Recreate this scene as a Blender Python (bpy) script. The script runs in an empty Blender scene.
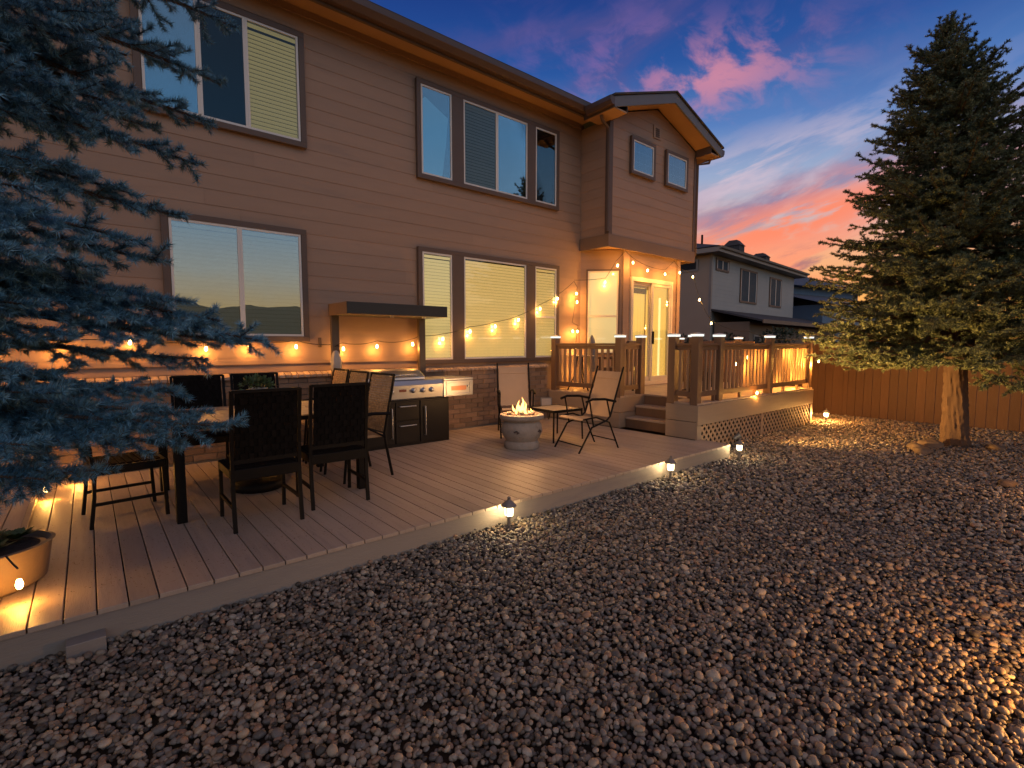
import bpy, math, random
import numpy as np
from mathutils import Matrix, Vector, Euler
random.seed(7); RNG = np.random.default_rng(11)
SC = bpy.context.scene
COL = SC.collection
R = math.radians
DZ = .18      # lower deck top
UZ = .68      # upper deck top
W = 6.6       # house wall plane (y)

# ------------------------------------------------------------------ helpers
class MB:
    def __init__(s): s.v=[]; s.f=[]; s.M=Matrix.Identity(4); s.cut=[]
    def pieces(s):
        c=s.cut+[(len(s.v),len(s.f))]; return [(c[i][0],c[i+1][0],c[i][1],c[i+1][1]) for i in range(len(c)-1)]
    def add(s, vs, fs):
        o=len(s.v); s.cut.append((o,len(s.f))); s.v += [tuple(s.M @ Vector(p)) for p in vs]; s.f += [tuple(i+o for i in f) for f in fs]; return s
    def box(s, x0,x1,y0,y1,z0,z1):
        if x0>x1: x0,x1=x1,x0
        if y0>y1: y0,y1=y1,y0
        if z0>z1: z0,z1=z1,z0
        return s.add([(x0,y0,z0),(x1,y0,z0),(x1,y1,z0),(x0,y1,z0),(x0,y0,z1),(x1,y0,z1),(x1,y1,z1),(x0,y1,z1)],
              [(0,3,2,1),(4,5,6,7),(0,1,5,4),(1,2,6,5),(2,3,7,6),(3,0,4,7)])
    def bar(s, p, q, w, h, up=(0,0,1)):
        p=Vector(p); q=Vector(q); d=(q-p).normalized(); u=Vector(up)
        if abs(d.dot(u))>.98: u=Vector((1,0,0))
        a=d.cross(u).normalized()*w/2; b=a.normalized().cross(d)*h/2
        vs=[p-a-b,p+a-b,p+a+b,p-a+b,q-a-b,q+a-b,q+a+b,q-a+b]
        return s.add([tuple(x) for x in vs],[(0,3,2,1),(4,5,6,7),(0,1,5,4),(1,2,6,5),(2,3,7,6),(3,0,4,7)])
    def tube(s, pts, r, n=8, cap=True):
        P=[Vector(p) for p in pts]; rs=r if isinstance(r,(list,tuple)) else [r]*len(P)
        ref=Vector((0,0,1)); vs=[]; fs=[]
        prev=None
        for i,p in enumerate(P):
            d=(P[min(i+1,len(P)-1)]-P[max(i-1,0)]).normalized()
            if prev is None:
                a=d.cross(ref)
                if a.length<.05: a=d.cross(Vector((1,0,0)))
                a.normalize()
            else:
                a=prev-d*prev.dot(d); a.normalize()
            prev=a; b=d.cross(a)
            for k in range(n):
                t=2*math.pi*k/n; vs.append(tuple(p+(a*math.cos(t)+b*math.sin(t))*rs[i]))
        for i in range(len(P)-1):
            for k in range(n):
                k2=(k+1)%n; fs.append((i*n+k,i*n+k2,(i+1)*n+k2,(i+1)*n+k))
        if cap: fs.append(tuple(range(n-1,-1,-1))); fs.append(tuple((len(P)-1)*n+k for k in range(n)))
        return s.add(vs,fs)
    def lathe(s, prof, c=(0,0,0), n=24, sx=1, sy=1, wob=None):
        vs=[];fs=[]
        for i,(r,z) in enumerate(prof):
            for k in range(n):
                t=2*math.pi*k/n; rr=r*(1+(wob(t,i) if wob else 0))
                vs.append((c[0]+rr*math.cos(t)*sx,c[1]+rr*math.sin(t)*sy,c[2]+z))
        for i in range(len(prof)-1):
            for k in range(n):
                k2=(k+1)%n; fs.append((i*n+k,i*n+k2,(i+1)*n+k2,(i+1)*n+k))
        if prof[0][0]>1e-4: fs.append(tuple(range(n-1,-1,-1)))
        if prof[-1][0]>1e-4: fs.append(tuple((len(prof)-1)*n+k for k in range(n)))
        return s.add(vs,fs)
    def prism(s, poly, y0, y1):            # polygon in (x,z), extruded along y
        n=len(poly); vs=[(x,y0,z) for x,z in poly]+[(x,y1,z) for x,z in poly]
        fs=[tuple(range(n)),tuple(range(2*n-1,n-1,-1))]+[(i,i+n,(i+1)%n+n,(i+1)%n) for i in range(n)]
        return s.add(vs,fs)
    def prism_x(s, poly, x0, x1):          # polygon in (y,z), extruded along x
        n=len(poly); vs=[(x0,y,z) for y,z in poly]+[(x1,y,z) for y,z in poly]
        fs=[tuple(range(n-1,-1,-1)),tuple(range(n,2*n))]+[(i,(i+1)%n,(i+1)%n+n,i+n) for i in range(n)]
        return s.add(vs,fs)
    def blob(s, c, r, sub=2, jit=.15, sq=(1,1,1)):
        import bmesh
        bm=bmesh.new(); bmesh.ops.create_icosphere(bm,subdivisions=sub,radius=1)
        ph=[random.uniform(0,6) for _ in range(6)]
        vs=[]
        for v in bm.verts:
            x,y,z=v.co; k=1+jit*(math.sin(3*x+ph[0])*math.sin(2.6*y+ph[1])+.6*math.sin(5*z+ph[2])*math.sin(4*x+ph[3]))
            vs.append((c[0]+x*k*r*sq[0],c[1]+y*k*r*sq[1],c[2]+z*k*r*sq[2]))
        fs=[tuple(v.index for v in f.verts) for f in bm.faces]; bm.free()
        return s.add(vs,fs)
    def build(s, name, mat, parent=None, smooth=False, bevel=0, world=True):
        me=bpy.data.meshes.new(name); off=Vector((0,0,0))
        if parent is not None and world: off=ORI.get(parent.name,Vector((0,0,0)))
        me.from_pydata([tuple(Vector(p)-off) for p in s.v],[],s.f); me.validate(); me.update()
        o=bpy.data.objects.new(name,me); COL.objects.link(o)
        if mat: me.materials.append(mat)
        if smooth:
            for p in me.polygons: p.use_smooth=True
            try: me.set_sharp_from_angle(angle=R(50))
            except Exception: pass
        if bevel:
            b=o.modifiers.new('bevel','BEVEL'); b.width=bevel; b.segments=2; b.limit_method='ANGLE'; b.angle_limit=R(50)
        if parent is not None: o.parent=parent; ORI[o.name]=off
        return o
def build_each(mb, name, mat, parent, **k):
    out=[]
    for (v0,v1,f0,f1) in mb.pieces():
        q=MB(); q.v=mb.v[v0:v1]; q.f=[tuple(i-v0 for i in f) for f in mb.f[f0:f1]]; out.append(q.build(name,mat,parent,**k))
    return out
ORI={}
def thing(name, label, cat, loc=(0,0,0), rz=0, group=None):
    o=bpy.data.objects.new(name,None); COL.objects.link(o); o.location=loc; o.rotation_euler=(0,0,rz); o.empty_display_size=.1
    o['label']=label; o['category']=cat
    if group: o['group']=group
    ORI[o.name]=Vector(loc); return o
def tag(o,label=None,cat=None,group=None,kind=None):
    if label: o['label']=label
    if cat: o['category']=cat
    if group: o['group']=group
    if kind: o['kind']=kind
    return o
def copy_tree(o,parent=None):
    c=o.copy(); COL.objects.link(c); c.parent=parent
    for ch in list(o.children): copy_tree(ch,c)
    return c
def dup(o,loc,rz,label):
    c=copy_tree(o); c.location=loc; c.rotation_euler=(0,0,rz); c['label']=label; return c
def numpy_mesh(name, verts, tris, mat, parent=None, off=(0,0,0)):
    me=bpy.data.meshes.new(name); verts=np.asarray(verts,dtype=np.float32)-np.asarray(off,dtype=np.float32); tris=np.asarray(tris,dtype=np.int32)
    me.vertices.add(len(verts)); me.vertices.foreach_set('co',verts.ravel())
    me.loops.add(tris.size); me.loops.foreach_set('vertex_index',tris.ravel())
    me.polygons.add(len(tris)); me.polygons.foreach_set('loop_start',np.arange(0,tris.size,3,dtype=np.int32))
    me.update(calc_edges=True)
    me.materials.append(mat); o=bpy.data.objects.new(name,me); COL.objects.link(o)
    if parent is not None: o.parent=parent
    return o
def lamp(name, loc, energy, color, radius=.03, parent=None):
    l=bpy.data.lights.new(name,'POINT'); l.energy=energy; l.color=color; l.shadow_soft_size=radius
    o=bpy.data.objects.new(name,l); COL.objects.link(o)
    if parent is not None:
        o.parent=parent; o.location=Vector(loc)-ORI.get(parent.name,Vector((0,0,0)))
    else: o.location=loc
    return o

# ------------------------------------------------------------------ materials
def srgb(r,g,b):
    f=lambda c:(c/255/12.92) if c/255<=.04045 else ((c/255+.055)/1.055)**2.4
    return (f(r),f(g),f(b))
class NT:
    def __init__(s,tree): s.t=tree
    def n(s,typ,**kw):
        nd=s.t.nodes.new(typ)
        for k,v in kw.items(): setattr(nd,k,v)
        return nd
    def link(s,a,b): s.t.links.new(a,b)
    def val(s,sock,v):
        if hasattr(v,'is_output') or isinstance(v,bpy.types.NodeSocket): s.link(v,sock)
        else: sock.default_value=v
    def math(s,op,a,b=None,c=None,clamp=False):
        nd=s.n('ShaderNodeMath',operation=op,use_clamp=clamp); s.val(nd.inputs[0],a)
        if b is not None: s.val(nd.inputs[1],b)
        if c is not None: s.val(nd.inputs[2],c)
        return nd.outputs[0]
    def mix(s,f,a,b,blend='MIX'):
        nd=s.n('ShaderNodeMix',data_type='RGBA',blend_type=blend); s.val(nd.inputs[0],f)
        for i,x in ((6,a),(7,b)):
            if isinstance(x,tuple): nd.inputs[i].default_value=(x+(1,))[:4]
            else: s.link(x,nd.inputs[i])
        return nd.outputs[2]
    def ramp(s,f,stops,interp='LINEAR'):
        nd=s.n('ShaderNodeValToRGB'); cr=nd.color_ramp; cr.interpolation=interp
        while len(cr.elements)>1: cr.elements.remove(cr.elements[-1])
        for i,(p,c) in enumerate(stops):
            e=cr.elements[0] if i==0 else cr.elements.new(p)
            e.position=p; e.color=(tuple(c)+(1,))[:4] if not isinstance(c,(int,float)) else (c,c,c,1)
        s.val(nd.inputs[0],f); return nd.outputs[0]
    def noise(s,vec,scale,detail=4,rough=.55,out=0,dist=0):
        nd=s.n('ShaderNodeTexNoise'); nd.inputs['Scale'].default_value=scale; nd.inputs['Detail'].default_value=detail
        nd.inputs['Roughness'].default_value=rough; nd.inputs['Distortion'].default_value=dist
        if vec is not None: s.link(vec,nd.inputs['Vector'])
        return nd.outputs[out]
    def smooth(s,x,a,b):
        nd=s.n('ShaderNodeMapRange',interpolation_type='SMOOTHSTEP'); s.val(nd.inputs[0],x); nd.inputs[1].default_value=a; nd.inputs[2].default_value=b
        return nd.outputs[0]
def mat(name, base, rough=.6, metal=0, var=.12, scale=6, stretch=(1,1,1), island=0, bump=.15, bscale=60, spec=.5, emit=None, es=0, dirt=None, hue=None):
    m=bpy.data.materials.new(name); m.use_nodes=True; nt=NT(m.node_tree); b=m.node_tree.nodes['Principled BSDF']
    tc=nt.n('ShaderNodeTexCoord'); mp=nt.n('ShaderNodeMapping'); mp.inputs['Scale'].default_value=stretch; nt.link(tc.outputs['Object'],mp.inputs[0])
    v=mp.outputs[0]
    n1=nt.noise(v,scale,5,.6)
    k=nt.math('MULTIPLY_ADD',n1,2*var,1-var)
    if island:
        g=nt.n('ShaderNodeNewGeometry'); k2=nt.math('MULTIPLY_ADD',g.outputs['Random Per Island'],2*island,1-island); k=nt.math('MULTIPLY',k,k2)
    col=nt.mix(1,tuple(base),(1,1,1),'MULTIPLY')
    if dirt:
        n3=nt.noise(v,dirt[1],6,.65); f=nt.smooth(n3,.5,.72); col=nt.mix(nt.math('MULTIPLY',f,dirt[2]),tuple(base),tuple(dirt[0]))
    if hue:
        g2=nt.n('ShaderNodeNewGeometry'); col=nt.ramp(g2.outputs['Random Per Island'],hue)
    cmb=nt.n('ShaderNodeVectorMath',operation='SCALE'); nt.link(col,cmb.inputs[0]); nt.link(k,cmb.inputs['Scale'])
    nt.link(cmb.outputs[0],b.inputs['Base Color'])
    nt.link(nt.math('MULTIPLY_ADD',nt.noise(v,scale*2.3,3),.24,rough-.12,clamp=True),b.inputs['Roughness'])
    b.inputs['Metallic'].default_value=metal; b.inputs['Specular IOR Level'].default_value=spec
    if bump:
        bp=nt.n('ShaderNodeBump'); bp.inputs['Strength'].default_value=bump; bp.inputs['Distance'].default_value=.01
        nt.link(nt.noise(v,bscale,4,.6),bp.inputs['Height']); nt.link(bp.outputs[0],b.inputs['Normal'])
    if emit: b.inputs['Emission Color'].default_value=tuple(emit)+(1,); b.inputs['Emission Strength'].default_value=es
    return m
def emitter(name,color,strength):
    m=bpy.data.materials.new(name); m.use_nodes=True; t=m.node_tree; t.nodes.clear()
    e=t.nodes.new('ShaderNodeEmission'); e.inputs[0].default_value=tuple(color)+(1,); e.inputs[1].default_value=strength
    o=t.nodes.new('ShaderNodeOutputMaterial'); t.links.new(e.outputs[0],o.inputs[0]); return m
def glass(name, tint=(.75,.85,.85), refl=.22, rough=.0, fk=.75):
    m=bpy.data.materials.new(name); m.use_nodes=True; t=m.node_tree; t.nodes.clear(); nt=NT(t)
    lw=nt.n('ShaderNodeLayerWeight'); lw.inputs[0].default_value=.28
    f=nt.math('MULTIPLY_ADD',lw.outputs['Fresnel'],fk,refl,clamp=True)
    tr=nt.n('ShaderNodeBsdfTransparent'); tr.inputs[0].default_value=tuple(tint)+(1,)
    gl=nt.n('ShaderNodeBsdfGlossy'); gl.inputs['Roughness'].default_value=rough; gl.inputs[0].default_value=(.95,.98,1,1)
    bp=nt.n('ShaderNodeBump'); bp.inputs['Strength'].default_value=.05; bp.inputs['Distance'].default_value=.02
    tc=nt.n('ShaderNodeTexCoord'); nt.link(nt.noise(tc.outputs['Object'],1.6,2),bp.inputs['Height']); nt.link(bp.outputs[0],gl.inputs['Normal'])
    mx=nt.n('ShaderNodeMixShader'); nt.link(f,mx.inputs[0]); nt.link(tr.outputs[0],mx.inputs[1]); nt.link(gl.outputs[0],mx.inputs[2])
    o=nt.n('ShaderNodeOutputMaterial'); nt.link(mx.outputs[0],o.inputs[0]); return m

M={}
M['siding']=mat('siding',(.305,.20,.142),.62,island=.06,var=.10,scale=2.2,stretch=(1,1,6),bump=.12,bscale=45,dirt=((.235,.165,.13),.9,.6))
M['trim']=mat('trim',(.095,.062,.048),.55,var=.12,scale=5,bump=.08)
M['soffit']=mat('soffit',(.36,.215,.115),.6,var=.07,scale=3)
M['gutter']=mat('gutter',(.085,.05,.037),.42,var=.08,scale=4,bump=.05)
M['fasciagrey']=mat('fascia_grey',(.13,.125,.135),.55,var=.1,scale=4)
M['shingle']=mat('shingle',(.05,.048,.052),.85,var=.3,scale=14,bump=.5,bscale=30)
M['brick']=mat('brick',(.245,.155,.10),.8,var=.22,scale=14,island=.3,bump=.5,bscale=55)
M['mortar']=mat('mortar',(.23,.19,.16),.9,var=.15,scale=20,bump=.4)
M['cap']=mat('cap_brick',(.42,.29,.2),.75,var=.15,scale=16,island=.18,bump=.4,bscale=50)
M['vinyl']=mat('vinyl_white',(.62,.6,.58),.4,var=.05,scale=5,bump=.02)
M['vinylcream']=mat('vinyl_cream',(.66,.58,.46),.42,var=.05,scale=5,bump=.02)
M['deck']=mat('composite_deck',(.37,.285,.225),.5,var=.13,scale=3,stretch=(9,.7,5),island=.12,bump=.25,bscale=26,dirt=((.25,.20,.17),1.7,.6))
M['fascia']=mat('deck_fascia',(.255,.22,.195),.5,var=.10,scale=3,stretch=(.8,6,6),bump=.2,bscale=26,dirt=((.15,.135,.15),1.4,.5))
M['skirt']=mat('deck_skirt',(.29,.215,.16),.55,var=.1,scale=3,stretch=(1,1,7),island=.05,bump=.2,bscale=30)
M['post']=mat('stained_post',(.145,.082,.05),.5,var=.2,scale=7,stretch=(5,5,.7),bump=.3,bscale=30)
M['rail']=mat('stained_rail',(.16,.09,.055),.5,var=.2,scale=7,stretch=(2,2,2),island=.1,bump=.25,bscale=30)
M['baluster']=mat('baluster',(.30,.19,.115),.55,var=.15,scale=7,island=.12,bump=.2)
M['lattice']=mat('lattice',(.36,.24,.16),.65,var=.15,scale=9,bump=.2)
M['black']=mat('black_metal',(.007,.006,.006),.5,spec=.12,var=.2,scale=8,bump=.06)
M['canopy']=mat('canopy_metal',(.014,.011,.01),.38,var=.15,scale=5,bump=.04)
M['cabinet']=mat('grill_cabinet',(.010,.0085,.008),.45,spec=.2,var=.15,scale=5,bump=.05)
M['steel']=mat('stainless',(.40,.42,.45),.40,metal=.9,var=.05,scale=3,stretch=(1,10,10),bump=.03)
M['sling']=mat('sling_fabric',(.34,.25,.18),.75,var=.1,scale=10,bump=.4,bscale=240)
M['cable']=mat('cable',(.012,.012,.012),.6,var=.1,bump=0)
M['stone']=mat('cast_stone',(.29,.25,.215),.85,var=.28,scale=11,bump=.9,bscale=60,dirt=((.15,.125,.105),5,.7))
M['lava']=mat('lava_rock',(.24,.17,.13),.9,var=.4,scale=20,bump=.8,bscale=50)
M['table']=mat('table_tile',(.30,.21,.15),.45,var=.25,scale=6,bump=.15,dirt=((.17,.12,.09),4,.6))
M['sidetop']=mat('sidetop',(.45,.36,.26),.35,var=.2,scale=8,bump=.1)
M['fence']=mat('cedar_fence',(.07,.031,.017),.75,var=.22,scale=4,stretch=(6,6,.8),island=.16,bump=.4,bscale=22)
M['bark']=mat('spruce_bark',(.075,.042,.026),.9,var=.4,scale=9,stretch=(1,1,.4),bump=1.0,bscale=16)
M['twig']=mat('twig_bark',(.10,.062,.04),.85,var=.3,scale=20,bump=.3)
M['rock']=mat('rock',(.12,.08,.055),.85,var=.35,scale=6,bump=.7,bscale=18)
M['white_pot']=mat('white_pot',(.7,.7,.72),.4,var=.06,bump=.03)
M['planter']=mat('planter_tan',(.17,.125,.09),.42,var=.18,scale=4,bump=.15,dirt=((.25,.17,.1),3,.5))
M['soil']=mat('soil',(.03,.022,.016),.95,var=.4,scale=20,bump=.8)
M['leaf']=mat('leaf',(.055,.095,.03),.5,var=.3,scale=9,island=.45,bump=.1)
M['shrubleaf']=mat('shrub_leaf',(.028,.045,.02),.6,var=.3,scale=5,island=.4,bump=.1)
M['cloth']=mat('cloth',(.36,.32,.29),.85,var=.12,scale=12,bump=.3)
M['darkcloth']=mat('dark_cloth',(.07,.05,.045),.85,var=.2,scale=12,bump=.3)
M['grey']=mat('grey_plastic',(.17,.16,.155),.6,var=.15,scale=9)
M['pewter']=mat('pewter',(.20,.19,.18),.45,metal=.4,var=.15,scale=9)
M['nwall']=mat('neighbour_siding',(.34,.34,.325),.7,var=.1,scale=1.2,bump=.05)
M['nwall_warmlit']=mat('neighbour_side_warmlit',(.36,.27,.20),.75,var=.1,scale=1.2,bump=.05)  # side wall of the same house, warm light put into its colour
M['nlower']=mat('neighbour_lower',(.22,.15,.10),.8,var=.2,scale=1.2,bump=.05)
M['n2wall']=mat('far_house_wall',(.12,.18,.26),.8,var=.12,scale=1,bump=.05)
M['nfascia']=mat('neighbour_fascia',(.27,.24,.21),.6,var=.1,scale=2)
M['dark']=mat('dark_room',(.012,.014,.016),.8,var=.2,bump=0)
M['blind']=mat('blind',(.52,.52,.46),.7,var=.06,scale=3,island=.05,bump=.05,emit=(.5,.42,.2),es=.05)  # faint warm glow put into the slats so they look lit
M['blind_lit']=mat('blind_lit',(.55,.55,.42),.7,var=.06,scale=3,island=.05,bump=.05,emit=(.80,.60,.20),es=.46)  # this and the next two blinds glow in place of room light
M['blind_warm']=mat('blind_warm',(.6,.54,.36),.7,var=.06,scale=3,island=.05,bump=.05,emit=(.84,.54,.15),es=.52)
M['blind_gold']=mat('blind_gold',(.62,.54,.34),.7,var=.06,scale=3,bump=.05,emit=(.95,.76,.34),es=.5)
M['curtain']=mat('curtain',(.5,.42,.25),.8,var=.12,scale=5,stretch=(4,4,.5),bump=.1,emit=(.85,.5,.11),es=.95)  # glow in cloth and room walls stands in for room light
M['skytint_curtain']=mat('curtain_sky_tint',(.35,.5,.6),.8,var=.25,scale=2,bump=.1,emit=(.08,.3,.5),es=.14)  # pale curtain, bluish sky reflection put into its colour and glow
M['glass']=glass('window_glass',(.8,.88,.88),.21)
M['glass_screen']=glass('screened_glass',(.6,.62,.62),.03,fk=.3)
M['glass_lit']=glass('lit_window_glass',(.95,.95,.92),.03,fk=.4)
M['glass_door']=glass('door_glass',(.95,.95,.9),.02,fk=.3)
M['bulb']=emitter('bulb_glow',(1.0,.62,.22),26)
def lens_mat(name,color,strength):
    m=emitter(name,color,strength); t=m.node_tree; nt=NT(t); e=[n for n in t.nodes if n.type=='EMISSION'][0]; o=[n for n in t.nodes if n.type=='OUTPUT_MATERIAL'][0]
    tr=nt.n('ShaderNodeBsdfTransparent'); ad=nt.n('ShaderNodeAddShader'); nt.link(e.outputs[0],ad.inputs[0]); nt.link(tr.outputs[0],ad.inputs[1]); nt.link(ad.outputs[0],o.inputs[0]); return m
M['pathglow']=lens_mat('path_glow',(1.0,.80,.48),2.2)
M['caplight']=emitter('cap_light',(.95,1.0,.92),1.15)
def flame_mat():
    m=emitter('flame',(1.0,.48,.12),4.5); t=m.node_tree; nt=NT(t); e=[n for n in t.nodes if n.type=='EMISSION'][0]; o=[n for n in t.nodes if n.type=='OUTPUT_MATERIAL'][0]
    lw=nt.n('ShaderNodeLayerWeight'); lw.inputs[0].default_value=.5; tc=nt.n('ShaderNodeTexCoord'); f=nt.math('ADD',nt.smooth(lw.outputs['Facing'],.25,.95),nt.math('MULTIPLY_ADD',nt.noise(tc.outputs['Object'],30,3),.6,-.25),clamp=True)
    tr=nt.n('ShaderNodeBsdfTransparent'); mx=nt.n('ShaderNodeMixShader'); nt.link(f,mx.inputs[0]); nt.link(e.outputs[0],mx.inputs[1]); nt.link(tr.outputs[0],mx.inputs[2]); nt.link(mx.outputs[0],o.inputs[0]); return m
M['flame']=flame_mat()
M['strip']=emitter('strip_glow',(1.0,.78,.32),1.6)
M['farlit']=emitter('far_window_glow',(.75,.85,1.0),.75)
M['display']=mat('display',(.10,.02,.015),.3,var=0,bump=0,emit=(.5,.1,.05),es=.06)
BULB=(1.0,.41,.065)

# ------------------------------------------------------------------ world (dusk sky with procedural clouds)
def world():
    w=bpy.data.worlds.new('World'); SC.world=w; w.use_nodes=True; t=w.node_tree; t.nodes.clear(); nt=NT(t)
    tc=nt.n('ShaderNodeTexCoord'); sp=nt.n('ShaderNodeSeparateXYZ'); nt.link(tc.outputs['Generated'],sp.inputs[0])
    x,y,z=sp.outputs
    az=nt.math('ARCTAN2',y,x); el=nt.math('ARCSINE',z)           # radians
    eld=nt.math('MULTIPLY',el,180/math.pi); azd=nt.math('MULTIPLY',az,180/math.pi)
    e=nt.math('DIVIDE',eld,90,clamp=True)
    front=nt.ramp(e,[(0,srgb(255,170,70)),(.06,srgb(250,178,105)),(.10,srgb(245,180,140)),(.14,srgb(205,185,190)),(.185,srgb(150,170,205)),(.235,srgb(84,126,190)),(.30,srgb(36,84,158)),(.37,srgb(24,58,132)),(.45,srgb(28,46,112)),(.55,srgb(60,60,110)),(1,srgb(135,112,112))])
    back=nt.ramp(e,[(0,srgb(240,190,95)),(.04,srgb(240,200,140)),(.08,srgb(208,206,200)),(.14,srgb(148,188,222)),(.24,srgb(112,165,214)),(.36,srgb(120,140,170)),(.5,srgb(150,125,130)),(1,srgb(140,110,108))])
    # back side is away from the (X,Y) quadrant
    d=nt.math('ADD',nt.math('MULTIPLY',x,-.45),nt.math('MULTIPLY',y,-.9))
    fb=nt.smooth(d,-.15,.45)
    sky=nt.mix(fb,front,back)
    # cloud coordinates (azimuth/elevation, sheared so the streaks rise to the right)
    s=nt.math('ADD',eld,nt.math('MULTIPLY',azd,.24))
    cv=nt.n('ShaderNodeCombineXYZ'); nt.link(nt.math('MULTIPLY',azd,.05),cv.inputs[0]); nt.link(nt.math('MULTIPLY',s,.19),cv.inputs[1])
    n1=nt.noise(cv.outputs[0],1.15,7,.56,dist=.5)
    n2=nt.noise(cv.outputs[0],2.6,6,.6,dist=.3)
    def gauss(a0,e0,sa,se):
        a=nt.math('DIVIDE',nt.math('SUBTRACT',azd,a0),sa); b=nt.math('DIVIDE',nt.math('SUBTRACT',eld,e0),se)
        r=nt.math('ADD',nt.math('MULTIPLY',a,a),nt.math('MULTIPLY',b,b)); return nt.math('POWER',2.718,nt.math('MULTIPLY',r,-1))
    def gauss_s(a0,e0,sa,se,k=.24):     # tilted band
        a=nt.math('SUBTRACT',azd,a0); b=nt.math('SUBTRACT',eld,e0); b=nt.math('DIVIDE',nt.math('ADD',b,nt.math('MULTIPLY',a,k)),se); a=nt.math('DIVIDE',a,sa)
        r=nt.math('ADD',nt.math('MULTIPLY',a,a),nt.math('MULTIPLY',b,b)); return nt.math('POWER',2.718,nt.math('MULTIPLY',r,-1))
    def layer(sky,f,mask,lo,hi,color,amt=1.0):
        c=nt.smooth(f,lo,hi); k=nt.math('MULTIPLY',nt.math('MULTIPLY',c,mask),amt,clamp=True)
        return nt.mix(k,sky,color)
    # wide violet haze, high
    sky=layer(sky,n1,gauss(40,29,22,8),.40,.66,srgb(92,82,142),.6)
    # pale streaks mid height
    sky=layer(sky,n2,gauss_s(26,16.2,13,2.8),.42,.62,srgb(212,192,208),.75)
    # purple-grey undersides and the burning band
    sky=layer(sky,n1,gauss_s(25,13.2,16,2.4),.40,.56,srgb(132,104,146),.75)
    sky=layer(sky,n2,gauss_s(21,11.6,16,2.6),.38,.53,srgb(255,138,104),1.0)
    sky=layer(sky,n1,gauss_s(20,7.2,16,2.4),.44,.58,srgb(255,140,112),.85)
    sky=layer(sky,n2,gauss_s(26,6.2,14,1.6),.52,.66,srgb(126,96,122),.8)
    # pink puff
    cv2=nt.n('ShaderNodeCombineXYZ'); nt.link(nt.math('MULTIPLY',azd,.13),cv2.inputs[0]); nt.link(nt.math('MULTIPLY',nt.math('ADD',eld,nt.math('MULTIPLY',azd,-.25)),.2),cv2.inputs[1])
    n3=nt.noise(cv2.outputs[0],1.5,7,.6,dist=.4)
    sky=layer(sky,n3,gauss(29.5,25.4,8.5,3.0),.42,.62,srgb(226,144,160),.8)
    sky=layer(sky,n3,gauss(40,27,10,4.5),.46,.68,srgb(140,104,168),.5)
    bg=nt.n('ShaderNodeBackground'); nt.link(sky,bg.inputs[0])
    gain=nt.math('ADD',nt.math('MULTIPLY',fb,WB-WF),WF)
    zen=nt.smooth(eld,42,70); gain=nt.math('ADD',gain,nt.math('MULTIPLY',zen,WZ)); nt.link(gain,bg.inputs[1])
    nish=nt.n('ShaderNodeTexSky',sky_type='NISHITA'); nish.sun_disc=False; nish.sun_elevation=R(2); nish.sun_rotation=R(60)
    bg2=nt.n('ShaderNodeBackground'); nt.link(nish.outputs[0],bg2.inputs[0]); bg2.inputs[1].default_value=.004
    ad=nt.n('ShaderNodeAddShader'); nt.link(bg.outputs[0],ad.inputs[0]); nt.link(bg2.outputs[0],ad.inputs[1])
    o=nt.n('ShaderNodeOutputWorld'); nt.link(ad.outputs[0],o.inputs[0])
    w.cycles.sampling_method='MANUAL'; w.cycles.sample_map_resolution=512
ADDED_FLOOD=1050  # power of the added spot on the spruce
WF,WB,WZ=.84,.85,0.0
world()
sun=bpy.data.lights.new('sun','SUN'); sun.energy=.32; sun.angle=R(34); sun.color=(1,.70,.50)
so=bpy.data.objects.new('sun',sun); COL.objects.link(so); so.rotation_euler=(R(48),0,R(-22))   # soft afterglow from behind the camera

# ------------------------------------------------------------------ camera
cam=bpy.data.cameras.new('camera'); cam.sensor_width=36; cam.lens=504/1024*36; cam.clip_end=3000; cam.clip_start=.05
co=bpy.data.objects.new('camera',cam); COL.objects.link(co); co.location=(0,0,1.5)
co.rotation_euler=Euler((R(90-4.54),0,R(49.93-90)),'XYZ'); SC.camera=co
SC.view_settings.view_transform='Standard'; SC.view_settings.look='None'; SC.view_settings.exposure=.22; SC.view_settings.gamma=1
SC.cycles.use_denoising=True; SC.cycles.max_bounces=5; SC.cycles.transparent_max_bounces=12; SC.cycles.sample_clamp_indirect=4; SC.cycles.caustics_reflective=False; SC.cycles.caustics_refractive=False

# ------------------------------------------------------------------ ground, gravel, hills
def ground():
    m=mat('earth',(.03,.021,.016),.95,var=.35,scale=3,bump=.8,bscale=30)
    b=MB(); n=24
    xs=np.concatenate([np.linspace(-400,-20,8),np.linspace(-14,26,20),np.linspace(34,500,8)])
    b.add([(x,y,-.03) for x in xs for y in xs],[(i*len(xs)+j,(i+1)*len(xs)+j,(i+1)*len(xs)+j+1,i*len(xs)+j+1) for i in range(len(xs)-1) for j in range(len(xs)-1)])
    tag(b.build('ground',m),kind='structure')
    hm=mat('hillside',(.20,.15,.07),.95,var=.3,scale=.02,bump=0)
    h=MB(); N=120; vs=[]
    for i in range(N+1):
        x=-420+1000*i/N
        hz=13+7*math.sin(x*.011+.6)+5*math.sin(x*.031)+2.5*math.sin(x*.083)+1.2*math.sin(x*.21)
        vs+=[(x,-250,-1),(x,-300,hz),(x,-420,hz*.8),(x,-520,-1)]
    fs=[]
    for i in range(N):
        for k in range(3): fs.append((i*4+k,(i+1)*4+k,(i+1)*4+k+1,i*4+k+1))
    h.add(vs,fs); tag(h.build('hills',hm,smooth=True),kind='structure')
ground()
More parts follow.
